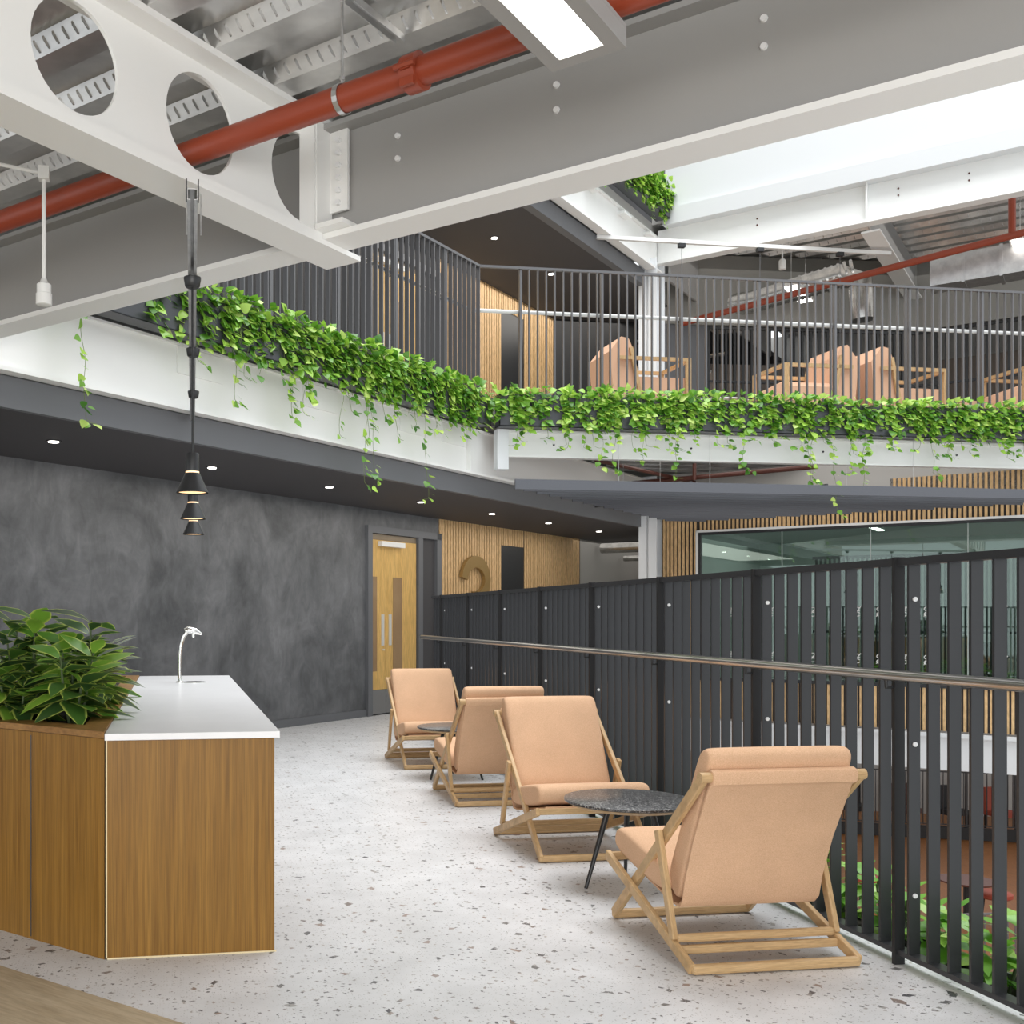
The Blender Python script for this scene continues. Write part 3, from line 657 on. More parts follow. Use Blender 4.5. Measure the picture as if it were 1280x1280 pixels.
MB(W).tube([(3.45, nh, 3.53), (3.45, nh, 3.87)], .006, 8).build('threaded_rod', 'galv', t); MB(W).tube([(3.45, nh, 3.545), (3.45, nh, 3.56)], .012, 6).build('nut', 'galv', t)
p0_, p1_ = P(437, -6, 3.84), P(500, 45, 3.84)
mb = MB().bar(p0_, p1_, .04, .006).bar(p0_+Vector((.015,-.012,-.015)), p1_+Vector((.015,-.012,-.015)), .004, .03).bar(p0_+Vector((-.015,.012,-.015)), p1_+Vector((-.015,.012,-.015)), .004, .03)
tag(mb.build('support_channel', 'galv'), 'short galvanised support channel fixed under the metal decking', 'channel')
# linear panel light
t = thing('panel_light', 'long grey-framed ceiling light hanging near the grey beam', 'light', W(2.6, 1.465, 3.30))
s1, n0, n1 = 3.45, 1.33, 1.60; s0 = 1.9
mb = MB(W).box(s0, s1, n0, n0+.055, 3.30, 3.365).box(s0, s1, n1-.055, n1, 3.30, 3.365).box(s1-.06, s1, n0+.055, n1-.055, 3.30, 3.365).box(s0, s0+.06, n0+.055, n1-.055, 3.30, 3.365).box(s0, s1, n0, n1, 3.3655, 3.38)
mb.build('housing', 'grey_steel', t); MB(W).box(s0+.06, s1-.06, n0+.055, n1-.055, 3.325, 3.332).build('diffuser', 'lamp_panel', t)
for s in (2.2, 3.3): MB(W).tube([(s, 1.465, 3.37), (s, 1.465, 3.87)], .003, 5).build('suspension_wire', 'galv', t)
# sensor on a white drop rod
p = P(55, 217, 3.50); pl = P(-40, 197, 3.50)
t = thing('ceiling_sensor', 'white sensor on a drop rod, hanging left of the holed beam', 'sensor', (p.x, p.y, 2.87))
MB().tube([pl, p], .009, 8).build('conduit', 'plastic_white', t); MB().box(p.x-.025, p.x+.025, p.y-.025, p.y+.025, 3.47, 3.53).build('junction_box', 'plastic_white', t)
MB().tube([(p.x,p.y,3.48), (p.x,p.y,2.99)], .010, 8).build('drop_rod', 'plastic_white', t)
MB().lathe((p.x,p.y,2.87), [(.028,0),(.038,.004),(.038,.055),(.034,.058),(.034,.10),(.02,.11),(.012,.13)], 24).build('sensor_head', 'plastic_white', t, smooth=2)
MB().tube([(pl.x,pl.y,3.49), (pl.x,pl.y,3.87)], .009, 8).build('fixing_rod', 'plastic_white', t)

# ------------------------------------------------------------------ pendants over the counter
def TP(d): return at(240.5, d)
x0, y0 = TP(4.23); x1, y1 = TP(8.98)
t = thing('lighting_channel', 'galvanised channel spanning over the counter and carrying the pendants', 'channel', (x0, y0, 3.05))
mb = MB().bar((x0,y0,3.094), (x1,y1,3.094), .041, .004).bar((x0-.0195,y0,3.072), (x1-.0195,y1,3.072), .003, .042).bar((x0+.0195,y0,3.072), (x1+.0195,y1,3.072), .003, .042).bar((x0-.0135,y0,3.052), (x1-.0135,y1,3.052), .012, .003).bar((x0+.0135,y0,3.052), (x1+.0135,y1,3.052), .012, .003)
mb.build('channel', 'galv', t)
for sx in (-1, 1):
    MB().box(x0+sx*.0235-.0025, x0+sx*.0235+.0025, y0-.01, y0+.03, 3.05, 3.13).build('bracket', 'black_metal', t)
    MB().tube([(x0+.012+sx*.03, 4.66, 3.05), (x0+.012+sx*.03, 4.66, 3.228)], .004, 6).build('threaded_rod', 'galv', t)
for i, (d, name_) in enumerate(((5.2, 'nearest and highest in view'), (6.58, 'in the middle of the three'), (7.82, 'furthest and lowest in view'))):
    x, y = TP(d); x += .004*i; zb = 1.385+.3585*1.694-.0
    t = thing('pendant_lamp', 'small black cone pendant over the counter, %s' % name_, 'lamp', (x, y, zb), 'cone pendants over the counter')
    MB().lathe((x,y,3.0), [(.030,0),(.036,.006),(.042,.04),(.042,.05)], 24).build('canopy', 'black_metal', t, smooth=2)
    MB().tube([(x,y,3.0), (x,y,zb+.20)], .0045, 8).build('cord', 'black_metal', t)
    sh = MB().lathe((x,y,zb), [(.0775,0),(.079,.004),(.036,.098),(.034,.096),(.074,.002)], 36, False).build('cone_shade', 'black_metal', t, smooth=2)
    MB().lathe((x,y,zb+.098), [(.0335,0),(.0335,.008)], 24).build('amber_ring', 'pendant_glow', sh)
    MB().lathe((x,y,zb+.106), [(.033,0),(.033,.085),(.030,.09),(.008,.09),(.006,.11)], 24).build('lamp_body', 'black_metal', t, smooth=2)
    MB().lathe((x,y,zb+.006), [(.068,0),(.068,.003)], 32).build('diffuser', 'pendant_glow', sh)

# downlights
def downlight(s, n, z, lab):
    c = W(s, n, z); t = thing('downlight', lab, 'light', c, 'recessed downlights')
    MB().lathe(c+Vector((0,0,-.008)), [(.065,.0),(.068,.004),(.068,.009)], 24).build('trim_ring', 'black_metal', t)
    MB().lathe(c+Vector((0,0,-.013)), [(.045,0),(.045,.005)], 20).build('lamp', 'down_glow', t)
dl = [(5.86, 'leftmost recessed downlight in the dark gallery ceiling'), (7.83, 'recessed downlight just right of the top pendant lamp'), (9.80, 'recessed downlight in front of the dark plaster wall, third from left'), (11.8, 'recessed downlight in front of the yellow double door'), (13.75, 'recessed downlight above the bronze number'), (15.65, 'recessed downlight above the dark door in the slatted wall'), (17.7, 'last recessed downlight near the end of the slatted wall')]
for s, l in dl: downlight(s, 7.32, 2.89, l)
downlight(*(lambda v: ((v.x+v.y)*q, (v.y-v.x)*q))(P(618, 297, 6.89)), 6.89, 'recessed downlight in the dark upper ceiling, nearer the camera')
downlight(*(lambda v: ((v.x+v.y)*q, (v.y-v.x)*q))(P(689, 342, 6.89)), 6.89, 'recessed downlight in the dark upper ceiling, just under the railing top')

# ------------------------------------------------------------------ counter with planter
t = thing('refreshment_counter', 'timber veneer counter with a white worktop in the foreground', 'counter', (.07, 4.38, 0))
MB().box(-.275, .405, 4.385, 8.52, .004, .887).build('body', 'veneer', t)
MB().box(-.28, -.274, 4.376, 4.388, .0, .887).build('corner_trim', 'edge_pale', t); MB().box(-.28, .412, 4.376, 4.386, 0, .006).build('base_trim', 'edge_pale', t)
MB().box(-.275, .404, 4.378, 4.385, .006, .884).build('end_panel', 'veneer', t)
MB().box(-.283, .425, 4.355, 8.56, .887, .915).build('worktop', 'countertop', t, bevel=.002)
t = thing('timber_planter', 'angled timber planter box full of leafy plants beside the counter', 'planter', (-.8, 5.4, 0))
poly = [(-.285,4.378),(-.285,8.52),(-1.9,8.52),(-1.9,5.993)]
MB().prism(poly, 0, .892).build('body', 'veneer', t)
o_ = [(-.285,4.366),(-.285,8.55),(-1.93,8.55),(-1.93,6.011)]; i_ = [(-.385,4.66),(-.385,8.44),(-1.82,8.44),(-1.82,6.095)]
vs = [(x,y,.895) for x,y in o_]+[(x,y,.922) for x,y in o_]+[(x,y,.895) for x,y in i_]+[(x,y,.922) for x,y in i_]; fs = []
for i in range(4):
    j = (i+1) % 4; fs += [(i,j,4+j,4+i), (8+j,8+i,12+i,12+j), (4+i,4+j,12+j,12+i), (j,i,8+i,8+j)]
MB().add(vs, fs).build('rim', 'rim_wood', t)
MB().prism([(x*.99,y) for x,y in i_], .892, .897).build('soil', 'soil', t)
v1 = Vector((-.30,4.376)); vv = Vector((-q,q))
MB().bar((-.6-.012,4.69-.012,.02), (-.6-.012,4.69-.012,.88), .004, .004).build('panel_joint', 'black_plain', t)
# faucet
x, y = .03, 7.65
t = thing('water_tap', 'tall curved chrome water tap at the back of the worktop', 'tap', (x, y, .915))
MB().lathe((x,y,.915), [(.028,0),(.028,.008),(.016,.014),(.014,.03)], 20).build('tap_base', 'chrome', t, smooth=2)
pts = [(x,y,.92), (x-.005,y,1.0), (x-.003,y,1.10), (x+.006,y,1.18), (x+.025,y,1.245), (x+.052,y,1.283)]
MB().tube(pts, [.013,.0125,.0125,.013,.015,.017], 14).build('spout_column', 'chrome', t, smooth=2)
mb = MB().tube([(x+.035,y,1.283), (x+.06,y,1.292), (x+.11,y,1.283), (x+.155,y,1.262)], [.020,.026,.023,.008], 14); mb.build('tap_head', 'chrome', t, smooth=2)
MB().tube([(x+.095,y,1.27), (x+.095,y,1.24)], .012, 12).build('nozzle', 'chrome', t, smooth=2)
MB().lathe((x+.10,y+.01,.9155), [(.085,0),(.085,.004),(.075,.006)], 28).build('drip_tray', 'chrome', t, smooth=2)

# ------------------------------------------------------------------ foliage
def leaf(mb, pos, d, up, L, Wd, prof, bend=.25, col=False, fold=.12):
    d = Vector(d).normalized(); up = Vector(up); sd = d.cross(up)
    if sd.length < .05: sd = d.cross(Vector((1,.3,0)))
    sd.normalize(); up = sd.cross(d); vs = []; b = len(mb.v); at_ = []
    p = Vector(pos); cur = d.copy(); last = 0
    for (tt, hw) in prof:
        cur = (d - up*bend*tt*2).normalized(); p = p+cur*L*(tt-last); last = tt
        u2 = sd.cross(cur)
        if hw == 0: vs.append(p.copy()); at_.append(.75)
        else:
            e = sd*hw*Wd+u2*fold*hw*Wd
            vs += [p-e, p.copy(), p+e]; at_ += [1, 0, 1]
    fs = []; i = 0; idx = []
    for tt, hw in prof: idx.append((i, hw)); i += 1 if hw == 0 else 3
    for (a, ha), (c, hc) in zip(idx, idx[1:]):
        if ha == 0 and hc: fs += [(a,c,c+1), (a,c+1,c+2)]
        elif ha and hc: fs += [(a,c,c+1,a+1), (a+1,c+1,c+2,a+2)]
        elif ha and hc == 0: fs += [(a,c,a+1), (a+1,c,a+2)]
    mb.add(vs, fs)
    if col: mb.attr = (mb.attr or [])+at_
heart = [(0,.0),(.03,.30),(.16,.50),(.38,.50),(.66,.30),(.86,.10),(1,0)]
lance = [(0,.08),(.15,.28),(.4,.5),(.68,.38),(.88,.15),(1,0)]
R = random.random
def pothos(base, along, out, label, cat_n, long_=(), dens=13, zt=.03, drop=.40, spread=.24, size=.07, group='trailing pothos plants', up_=.10, sizej=.5):
    """base: point on the trough top; along/out: unit vectors; hangs over the front"""
    base = Vector(base); along = Vector(along); out = Vector(out)
    t = thing('pothos_plant', label, 'plant', base, group)
    lf = MB(); vn = MB(); lf.attr = None
    vines = [(None, None)]*dens+[(x, 1) for x in long_]
    for L_, lg in vines:
        a = random.gauss(0, spread*.55) if lg is None else (R()-.5)*spread
        Ln = (abs(random.gauss(0, .45))+.15)*drop if lg is None else L_
        Ln = min(Ln, drop*1.15) if lg is None else Ln
        p = base+along*a*.5-out*.03; pts = [p.copy()]
        hz = up_*R(); p = p+Vector((0,0,hz))+along*a*.2+out*.02; pts.append(p.copy())
        p = p+out*(.06+.05*R())+along*a*.3-Vector((0,0,.02)); pts.append(p.copy())
        sway = (R()-.5)*.12; run = 0; ph = R()*6; curl = (R()-.3)*.12
        while run < Ln+.08:
            st = .045; run += st
            p = p-Vector((0,0,st))+along*(sway*st*2+.012*math.sin(run*14+ph))+out*(.008*math.sin(run*11+ph)-(.01 if run < .1 else 0)); pts.append(p.copy())
        if lg:
            for k in range(3): p = p+along*.035*(1 if curl > 0 else -1)-Vector((0,0,.02-.012*k)); pts.append(p.copy())
        vn.tube(pts, .0022 if lg else .0018, 4, False)
        n_ = len(pts)
        for i in range(1, n_):
            f = i/n_; below = (base.z-.36-pts[i].z) > 0
            pr = .95 if not lg else (.9 if not below else .8)
            if R() > pr*.8: continue
            for rep in range(2 if (not below and i > 1) else 1):
                ang = (R()-.5)*2.4; dr = along*math.sin(ang)*1.1+out*(.15+.8*R())+Vector((0,0,-.55+.95*(R()-.35) if i > 2 else .1+.7*R()))
                sz = size*(1-sizej/2+sizej*R())*(1 if not below else .85)
                leaf(lf, pts[i]+dr.normalized()*.02, dr, Vector((0,0,1))*(.3+R())+out*(R()+.2)+along*(R()-.5), sz, sz*.9, heart, .25)
    lf.build('leaves', 'pothos_leaf', t, smooth=True); vn.build('vines', 'stem', t)
    return t
# left trough (s 5.2..11.35)
al = Vector((q,q,0)); ou = Vector((q,-q,0))
sp_ = 5.22; i = 0
longL = {0: (1.05,), 1: (.25,), 2: (.35,), 3: (.72,.45), 4: (.6,.65), 5: (.65,.5), 6: (.7,.5), 7: (1.15, 1.3, .8), 8: (.7,), 9: (1.25,.5), 10: (.5,), 13: (.2,)}
labL = {0: 'pothos strand with few leaves dangling alone at the left end of the planters', 7: 'leafy pothos with the longest trailing vines on the left gallery planters', 9: 'pothos with a long single vine near the right end of the left planters', 3: 'leafy pothos hanging just right of the pendant channel'}
while sp_ < 11.3:
    c = W(sp_, 6.13, 4.0)
    dn = 2 if i == 0 else (5 if i == 1 else (8 if i == 2 else (15, 21, 12, 19, 17)[i % 5])); fade = sp_ > 10.9
    pothos(c, al, ou, labL.get(i, 'bushy green pothos spilling over the left gallery planter trough'), '', longL.get(i, (.3,))+((.55,.3) if i > 2 and i % 2 else (.4,)), 6 if fade else dn, drop=.30 if i < 3 else .40, spread=.44, size=.088, up_=.16 if not fade else .05, group='pothos on the left gallery planters')
    sp_ += .50 if i else .62; i += 1
# lounge trough
x = 4.02; i = 0; al = Vector((1,0,0)); ou = Vector((0,-1,0))
longR = {0: (.45,), 1: (), 2: (.55,.5), 3: (.7,.5), 4: (.6,.8), 5: (.5,), 6: (.9,), 8: (.7,), 9: (.3,), 11: (.8, .9, 1.3), 12: (.7,), 13: (.95,), 15: (.7,), 16: (.5,), 18: (.5,), 20: (.95,), 21: (.5,)}
labR = {0: 'pothos at the corner end of the lounge planters', 11: 'pothos with the longest vine hanging past the felt raft', 20: 'pothos with long vines near the right edge on the lounge planters', 6: 'pothos with one thin long vine on the lounge planters'}
densR = [13,4,12,14,15,8,14,13,3,13,9,12,5,4,14,15,12,14,4,9,14,12,15,12]
while x < 12.6:
    pothos((x, 12.30, 4.03), al, ou, labR.get(i, 'bushy green pothos spilling over the lounge planter trough'), '', longR.get(i, ())+((.45,) if i % 2 else (.35,.5)), densR[i % 24], drop=.33, spread=.33, size=.085, up_=.12, group='pothos on the lounge planters')
    x += .36; i += 1
# top storey trough
al = Vector((q,q,0)); ou = Vector((q,-q,0))
for i, s in enumerate((13.9, 14.5, 15.0, 15.4, 15.8, 16.2, 16.65, 17.05)):
    pothos(W(s, 6.0, 8.26), al, ou, ('bushy green pothos high on the top storey planter', 'thin pothos strands at the left end of the top storey planter')[i < 2], '', ((.7,.6), (.6,.5), (), (.4,), (), (.4,), (.5,), (.4,))[i], (3,6,30,34,34,34,30,24)[i], drop=.34, spread=.5, size=.085, up_=.30, group='pothos on the top storey planter')

# dracaena in the timber planter
def dracaena(base, h, label, nstem=3, seed=1, size=.2, mt='dracaena_leaf', group='leafy plants in the timber planter', spread=.10, name='dracaena_plant'):
    base = Vector(base); t = thing(name, label, 'plant', base, group); lf = MB(); st = MB(); lf.attr = []
    for k in range(nstem):
        a = 2*math.pi*(k+R()*.6)/nstem; off = Vector((math.cos(a), math.sin(a), 0))*spread*(.3+R()); hh = h*(.6+.4*R())
        p0_ = base+off*.3; p1_ = base+off*1.1+Vector((0,0,hh)); pts = [p0_.lerp(p1_, f)+off*.1*math.sin(f*3) for f in (0,.33,.66,1)]
        st.tube(pts, [.008,.007,.006,.004], 6)
        m_ = int(11+hh*16)
        for i in range(m_):
            f = .25+.78*i/m_; p = p0_.lerp(p1_, min(f,1)); an = i*2.4+R()*.6; el = -.15+1.3*f*R()+.55*f
            dr = Vector((math.cos(an), math.sin(an), el)); L_ = size*(.65+.5*R())*(1.08-.25*f)
            leaf(lf, p+Vector((dr.x, dr.y, 0)).normalized()*.01, dr, (0,0,1), L_, L_*.46, lance, .32+.4*R(), True, .25)
    lf.build('leaves', mt, t, smooth=True); st.build('stems', 'stem_dark', t)
spots = [(-.46,4.94,.36,''),(-.72,5.08,.30,''),(-.46,5.30,.52,''),(-.92,5.30,.30,''),(-.45,5.75,.48,''),(-.74,5.55,.52,''),(-1.12,5.52,.26,''),(-.50,6.25,.38,''),(-.98,5.95,.30,''),(-.7,6.7,.34,''),(-1.2,6.3,.26,''),(-.62,7.3,.3,''),(-.9,7.8,.28,'')]
labD = ['broad-leaved green plant at the front corner of the timber planter beside the white worktop', 'dark striped leafy plant at the front of the timber planter', 'tall variegated plant with yellow-edged leaves in the timber planter', 'dark leafy plant at the left front edge of the timber planter']
for i, (x, y, h, _) in enumerate(spots):
    if x > -.0: continue
    dracaena((x, y, .897), h, labD[i] if i < 4 else 'variegated leafy plant behind the front row in the timber planter', 4, i, .25)
# plants behind the balustrade
y = 2.75
while y < 9.4:
    tall = .30 if y < 6.5 else .5
    dracaena((3.14, y, -.08), tall*(.8+.4*R()), 'bright green leafy plant behind the bars of the near balustrade', 3, int(y*10), .17, 'bright_leaf', 'green plants behind the near balustrade', .09, 'leafy_plant')
    y += .30

# ------------------------------------------------------------------ deck chairs
def rounded_slab(mb, prof, x0, x1, r=.035, seg=3):
    """closed (y,z) profile extruded in x with softened ends"""
    n = len(prof); cy_ = sum(p[0] for p in prof)/n; cz_ = sum(p[1] for p in prof)/n; rings = []
    inn = []
    for i, (y, z) in enumerate(prof):
        a = Vector(prof[i-1]); b_ = Vector(prof[(i+1) % n]); tg = (b_-a).normalized(); nn = Vector((-tg.y, tg.x)); inn.append(nn)
    area_ = sum(prof[i][0]*prof[(i+1)%n][1]-prof[(i+1)%n][0]*prof[i][1] for i in range(n)); sgn = 1 if area_ > 0 else -1
    for side in (0, 1):
        for k in range(seg+1):
            th = math.pi/2*k/seg
            if side == 0: x = x0+r*(1-math.sin(th)); ins = r*(1-math.cos(math.pi/2-th)) if False else r*(1-math.sin(th))*1.0
            dx = r*(1-math.sin(th)); ins = r*(1-math.cos(th)) if False else r-r*math.sqrt(max(0, 1-(1-math.sin(th))**2)) if False else None
        pass
    ks = [(0, .85), (.12, .45), (.4, .15), (1, 0)]
    L = [(x0+r*a, i) for a, i in ks]+[(x1-r*a, i) for a, i in ks[::-1]]
    vs = []
    for x, i in L:
        for (y, z), nn in zip(prof, inn): vs.append((x, y+nn.x*sgn*r*.55*i, z+nn.y*sgn*r*.55*i))
    fs = []
    for k in range(len(L)-1):
        for i in range(n):
            j = (i+1) % n; fs.append((k*n+i, k*n+j, (k+1)*n+j, (k+1)*n+i) if sgn > 0 else (k*n+j, k*n+i, (k+1)*n+i, (k+1)*n+j))
    fs += [tuple(range(n)) if sgn < 0 else tuple(range(n-1,-1,-1)), tuple((len(L)-1)*n+i for i in (range(n) if sgn > 0 else range(n-1,-1,-1)))]
    mb.add(vs, fs)
def deck_chair(label):
    t = thing('deck_chair', label, 'chair', (0,0,0), 'peach deck chairs along the balustrade')
    for s in (-1, 1):
        x = s*.327
        MB().bar((x,-.035,.775), (x,.805,.022), .024, .044, up=(0,.6,.7)).build('back_stile', 'oak', t, bevel=.005)
        x = s*.352
        MB().bar((x,.825,.292), (x,.012,.022), .024, .044, up=(0,-.3,.9)).build('seat_side_rail', 'oak', t, bevel=.005)
        x = s*.352
        MB().bar((x,.305,.505), (x,.165,.092), .024, .040, up=(0,1,.2)).build('strut', 'oak', t, bevel=.005)
    MB().tube([(-.345,-.03,.770), (.345,-.03,.770)], .021, 16).build('top_rail', 'oak_x', t, smooth=2)
    MB().bar((-.34,.80,.022), (.34,.80,.022), .034, .04).build('front_floor_rail', 'oak_x', t, bevel=.013)
    MB().bar((-.355,.015,.022), (.355,.015,.022), .034, .04).build('rear_floor_rail', 'oak_x', t, bevel=.013)
    MB().bar((-.345,.165,.098), (.345,.165,.098), .028, .036).build('strut_rail', 'oak_x', t, bevel=.013)
    MB().bar((-.345,.145,.058), (.345,.145,.058), .022, .034).build('lower_rail', 'oak_x', t, bevel=.005)
    MB().bar((-.345,.80,.288), (.345,.80,.288), .024, .036).build('seat_front_rail', 'oak_x', t, bevel=.005)
    # sling: wraps the top rail, hangs to the fold and runs to the front rail
    pr = [(-.052,.792),(-.060,.770),(-.052,.744),(-.022,.730),(.10,.50),(.17,.33),(.195,.235),(.225,.205),(.30,.205),(.50,.245),(.80,.305),(.80,.315),(.50,.255),(.30,.215),(.235,.215),(.205,.24),(.18,.335),(.11,.505),(-.008,.735),(-.001,.765),(-.010,.790),(-.03,.801)]
    mb = MB(); rounded_slab(mb, pr[::-1], -.300, .300, .004); mb.build('sling', 'fabric', t, smooth=2)
    # cushion: seat and back
    bp = [(.215,.245),(.19,.32),(.12,.49),(-.035+.0,.815),(-.028,.862),(.01,.884),(.05,.872),(.085,.835),(.23,.53),(.285,.42),(.325,.345),(.31,.26),(.26,.225)]
    mb = MB(); rounded_slab(mb, bp, -.303, .303, .045); o = mb.build('back_cushion', 'fabric', t, smooth=True); sb = o.modifiers.new('s', 'SUBSURF'); sb.levels = 2; sb.render_levels = 2
    spf = [(.30,.235),(.55,.275),(.75,.315),(.795,.335),(.805,.375),(.785,.420),(.74,.437),(.55,.405),(.38,.370),(.31,.345),(.285,.29)]
    mb = MB(); rounded_slab(mb, spf[::-1], -.335, .335, .045)
    o = mb.build('seat_cushion', 'fabric', t, smooth=True); sb = o.modifiers.new('s', 'SUBSURF'); sb.levels = 2; sb.render_levels = 2
    return t
ch = deck_chair('peach deck chair nearest the camera, seen from behind')
ch.location = (2.325, 3.83, 0)
for (x, y, rot, lab) in ((2.36, 6.53, math.pi, 'peach deck chair facing the camera across the nearer round table'), (2.375, 7.48, 0, 'peach deck chair seen from behind, second row back between two facing chairs'), (2.385, 10.2, math.pi, 'furthest peach deck chair, facing the camera beside the yellow door')):
    c = copy_tree(ch); c.location = (x, y, 0); c.rotation_euler.z = rot; c['label'] = lab

def side_table(label):
    t = thing('side_table', label, 'table', (0,0,0), 'round side tables between the deck chairs')
    MB().lathe((0,0,.428), [(.322,0),(.328,.003),(.328,.014),(.325,.016)], 64).build('tabletop', 'dark_terrazzo', t, smooth=2)
    MB().lathe((0,0,.408), [(.285,0),(.322,.019)], 64).build('timber_underside', 'oak', t, smooth=2)
    for k in range(3):
        a = math.radians(190+120*k); MB().tube([(.255*math.cos(a), .255*math.sin(a), 0), (.12*math.cos(a), .12*math.sin(a), .41)], [.009, .016], 12).build('leg', 'black_metal', t, smooth=2)
    return t
ta = side_table('round dark speckled side table beside the nearest deck chair'); ta.location = (2.32, 5.20, 0)
c = copy_tree(ta); c.location = (2.38, 8.87, 0); c.rotation_euler.z = math.radians(10); c['label'] = 'smaller-looking round side table between the two furthest deck chairs'

# ------------------------------------------------------------------ upper lounge
def lounge_seat(label, flip=1):
    t = thing('lounge_sofa', label, 'sofa', (0,0,0), 'peach high-backed sofas in the upper lounge')
    mb = MB(); rounded_slab(mb, [(-.35,.12),(.35,.12),(.37,.50),(.30,.55),(-.35,.52)], -.25, .48, .04); mb.build('seat', 'far_peach', t, smooth=2)
    mb = MB(); mb.add([(-.44,-.36,.1),(-.10,-.36,.1),(-.22,-.36,.84),(-.27,-.36,.95),(-.36,-.36,.97),(-.50,-.36,.80),(-.44,.36,.1),(-.10,.36,.1),(-.22,.36,.84),(-.27,.36,.95),(-.36,.36,.97),(-.50,.36,.80)],
        [(0,1,2,3,4,5),(11,10,9,8,7,6),(0,6,7,1),(1,7,8,2),(2,8,9,3),(3,9,10,4),(4,10,11,5),(5,11,6,0)]); mb.build('wing_back', 'far_peach', t)
    MB().box(-.40,.48,-.42,-.38,.70,.74).box(-.40,.48,.38,.42,.70,.74).box(.44,.48,-.38,.38,.70,.74).build('frame_rail', 'oak', t)
    for x in (.42,):
        for y in (-.42, .38): MB().box(x,x+.06,y,y+.04,0,.70).build('frame_post', 'oak', t)
    MB().bar((-.08,-.40,.0), (-.26,-.40,.84), .04, .04).bar((-.08,.40,.0), (-.26,.40,.84), .04, .04).box(-.12,.35,-.41,.41,0,.12).build('frame_base', 'oak', t)
    return t
def lp(u, y): k = (u-CX)/F; sn, cs = math.sin(YAW), math.cos(YAW); d = y/(cs-k*sn); return at(u, d)
s0_ = lounge_seat('peach high-backed sofa in front of the upper white column'); x, y = lp(804, 13.8); s0_.location = (x-.06, y, 4.0); s0_.scale = (1.15, 1, 1.17)
for (u, y, rz, sc_, lab) in ((1006, 14.2, math.pi, 1.05, 'peach high-backed sofa in the middle of the upper lounge, turned left'), (1116, 14.2, 0, 1.05, 'peach high-backed sofa in the middle of the upper lounge, turned right'), (1296, 13.9, math.pi, 1, 'peach high-backed sofa at the right edge of the upper lounge')):
    x, y = lp(u, y); c = copy_tree(s0_); c.location = (x, y, 4.0); c.scale = (1.2, 1, 1.30); c.rotation_euler.z = rz; c['label'] = lab
for (u, y, w_, lab) in ((955, 14.8, .9, 'low peach bench left of the central upper sofas'), (1180, 14.3, 1.3, 'low peach bench right of the central upper sofas')):
    x, y = lp(u, y); t = thing('bench', lab, 'bench', (x, y, 4.0)); mb = MB(); rounded_slab(mb, [(y-.3,4.1),(y+.3,4.1),(y+.3,4.62),(y-.3,4.56)], x-w_/2, x+w_/2, .05); mb.build('cushion', 'far_peach', t, smooth=2); MB().box(x-w_/2+.05,x+w_/2-.05,y-.25,y+.25,4.0,4.1).build('base', 'oak', t)
x, y = lp(895, 15.4)
t = thing('lounge_table', 'pale round table in the upper lounge with a small plant', 'table', (x, y, 4.0)); MB().lathe((x,y,4.66), [(.5,0),(.52,.02),(.5,.04)], 32).build('tabletop', 'concrete', t); MB().tube([(x,y,4.0),(x,y,4.66)], .06).build('pedestal', 'plastic_white', t); MB().lathe((x,y,4.0), [(.3,0),(.3,.03)], 24).build('base', 'plastic_white', t)
dracaena((x-.35, y+.0, 4.70), .10, 'small green plant on the pale table of the upper lounge', 2, 5, .10, 'bright_leaf', None, .03, 'potted_plant')
t = thing('curved_floor_lamp', 'white curved lamp standing behind the pale lounge table', 'lamp', (x-.45, y+.6, 4.0)); MB().tube([(x-.45,y+.6,4.02),(x-.45,y+.6,4.7),(x-.42,y+.6,5.0),(x-.32,y+.6,5.12),(x-.2,y+.6,5.1)], [.04,.04,.035,.03,.04], 10).build('stem', 'plastic_white', t, smooth=2); MB().lathe((x-.45,y+.6,4.0), [(.15,0),(.15,.02)], 20).build('base', 'plastic_white', t)
# lounge back: grey bulkhead wall over dark slatted screen
A = P(886, 407, 6.6); B = P(1145, 414.5, 6.6); dAB = (B-A).normalized(); Cc = B+Vector((q,-q,0))*8; A2 = A-dAB*.9
wl = MB().bar((A2.x,A2.y,7.22), (B.x,B.y,7.22), .12, 1.24).bar((B.x,B.y,7.22), (Cc.x,Cc.y,7.22), .12, 1.24); struct(wl.build('wall_lounge_bulkhead', mat('putty', (.27,.265,.245), .7)[0], origin=A))
mb = MB(); bk = MB()
for (p0_, p1_) in ((A, B), (B, Cc)):
    L_ = (p1_-p0_).length; dd = (p1_-p0_).normalized(); a = 0; nrm = Vector((dd.y, -dd.x, 0)) 
    while a < L_: p = p0_+dd*a; mb.bar((p.x,p.y,4.0), (p.x,p.y,6.6), .03, .04, up=dd); a += .16
    for z in (4.05, 5.6, 6.56): mb.bar((p0_.x,p0_.y,z), (p1_.x,p1_.y,z), .05, .04)
    off = Vector((-dd.y, dd.x, 0))*3.0
    bk.bar(Vector((p0_.x,p0_.y,5.3))+off, Vector((p1_.x,p1_.y,5.3))+off, .1, 2.7)
tag(mb.build('slatted_screen', 'black_metal'), 'black slatted screen at the back of the upper lounge', 'screen')
struct(bk.build('wall_lounge_back', mat('taupe', (.24,.20,.17), .8)[0], origin=A))
t_ = Vector((A.x, A.y, 0)); struct(MB().box(A.x-.9, A.x, A.y+.0, A.y+.15, 4.0, 6.62).build('wall_lounge_dark', 'charcoal_paint', origin=A))
struct(MB().box(A.x-2.7, A.x-.9, A.y+1.0, A.y+1.15, 4.0, 6.9).build('wall_lounge_recess', 'black_plain', origin=A))
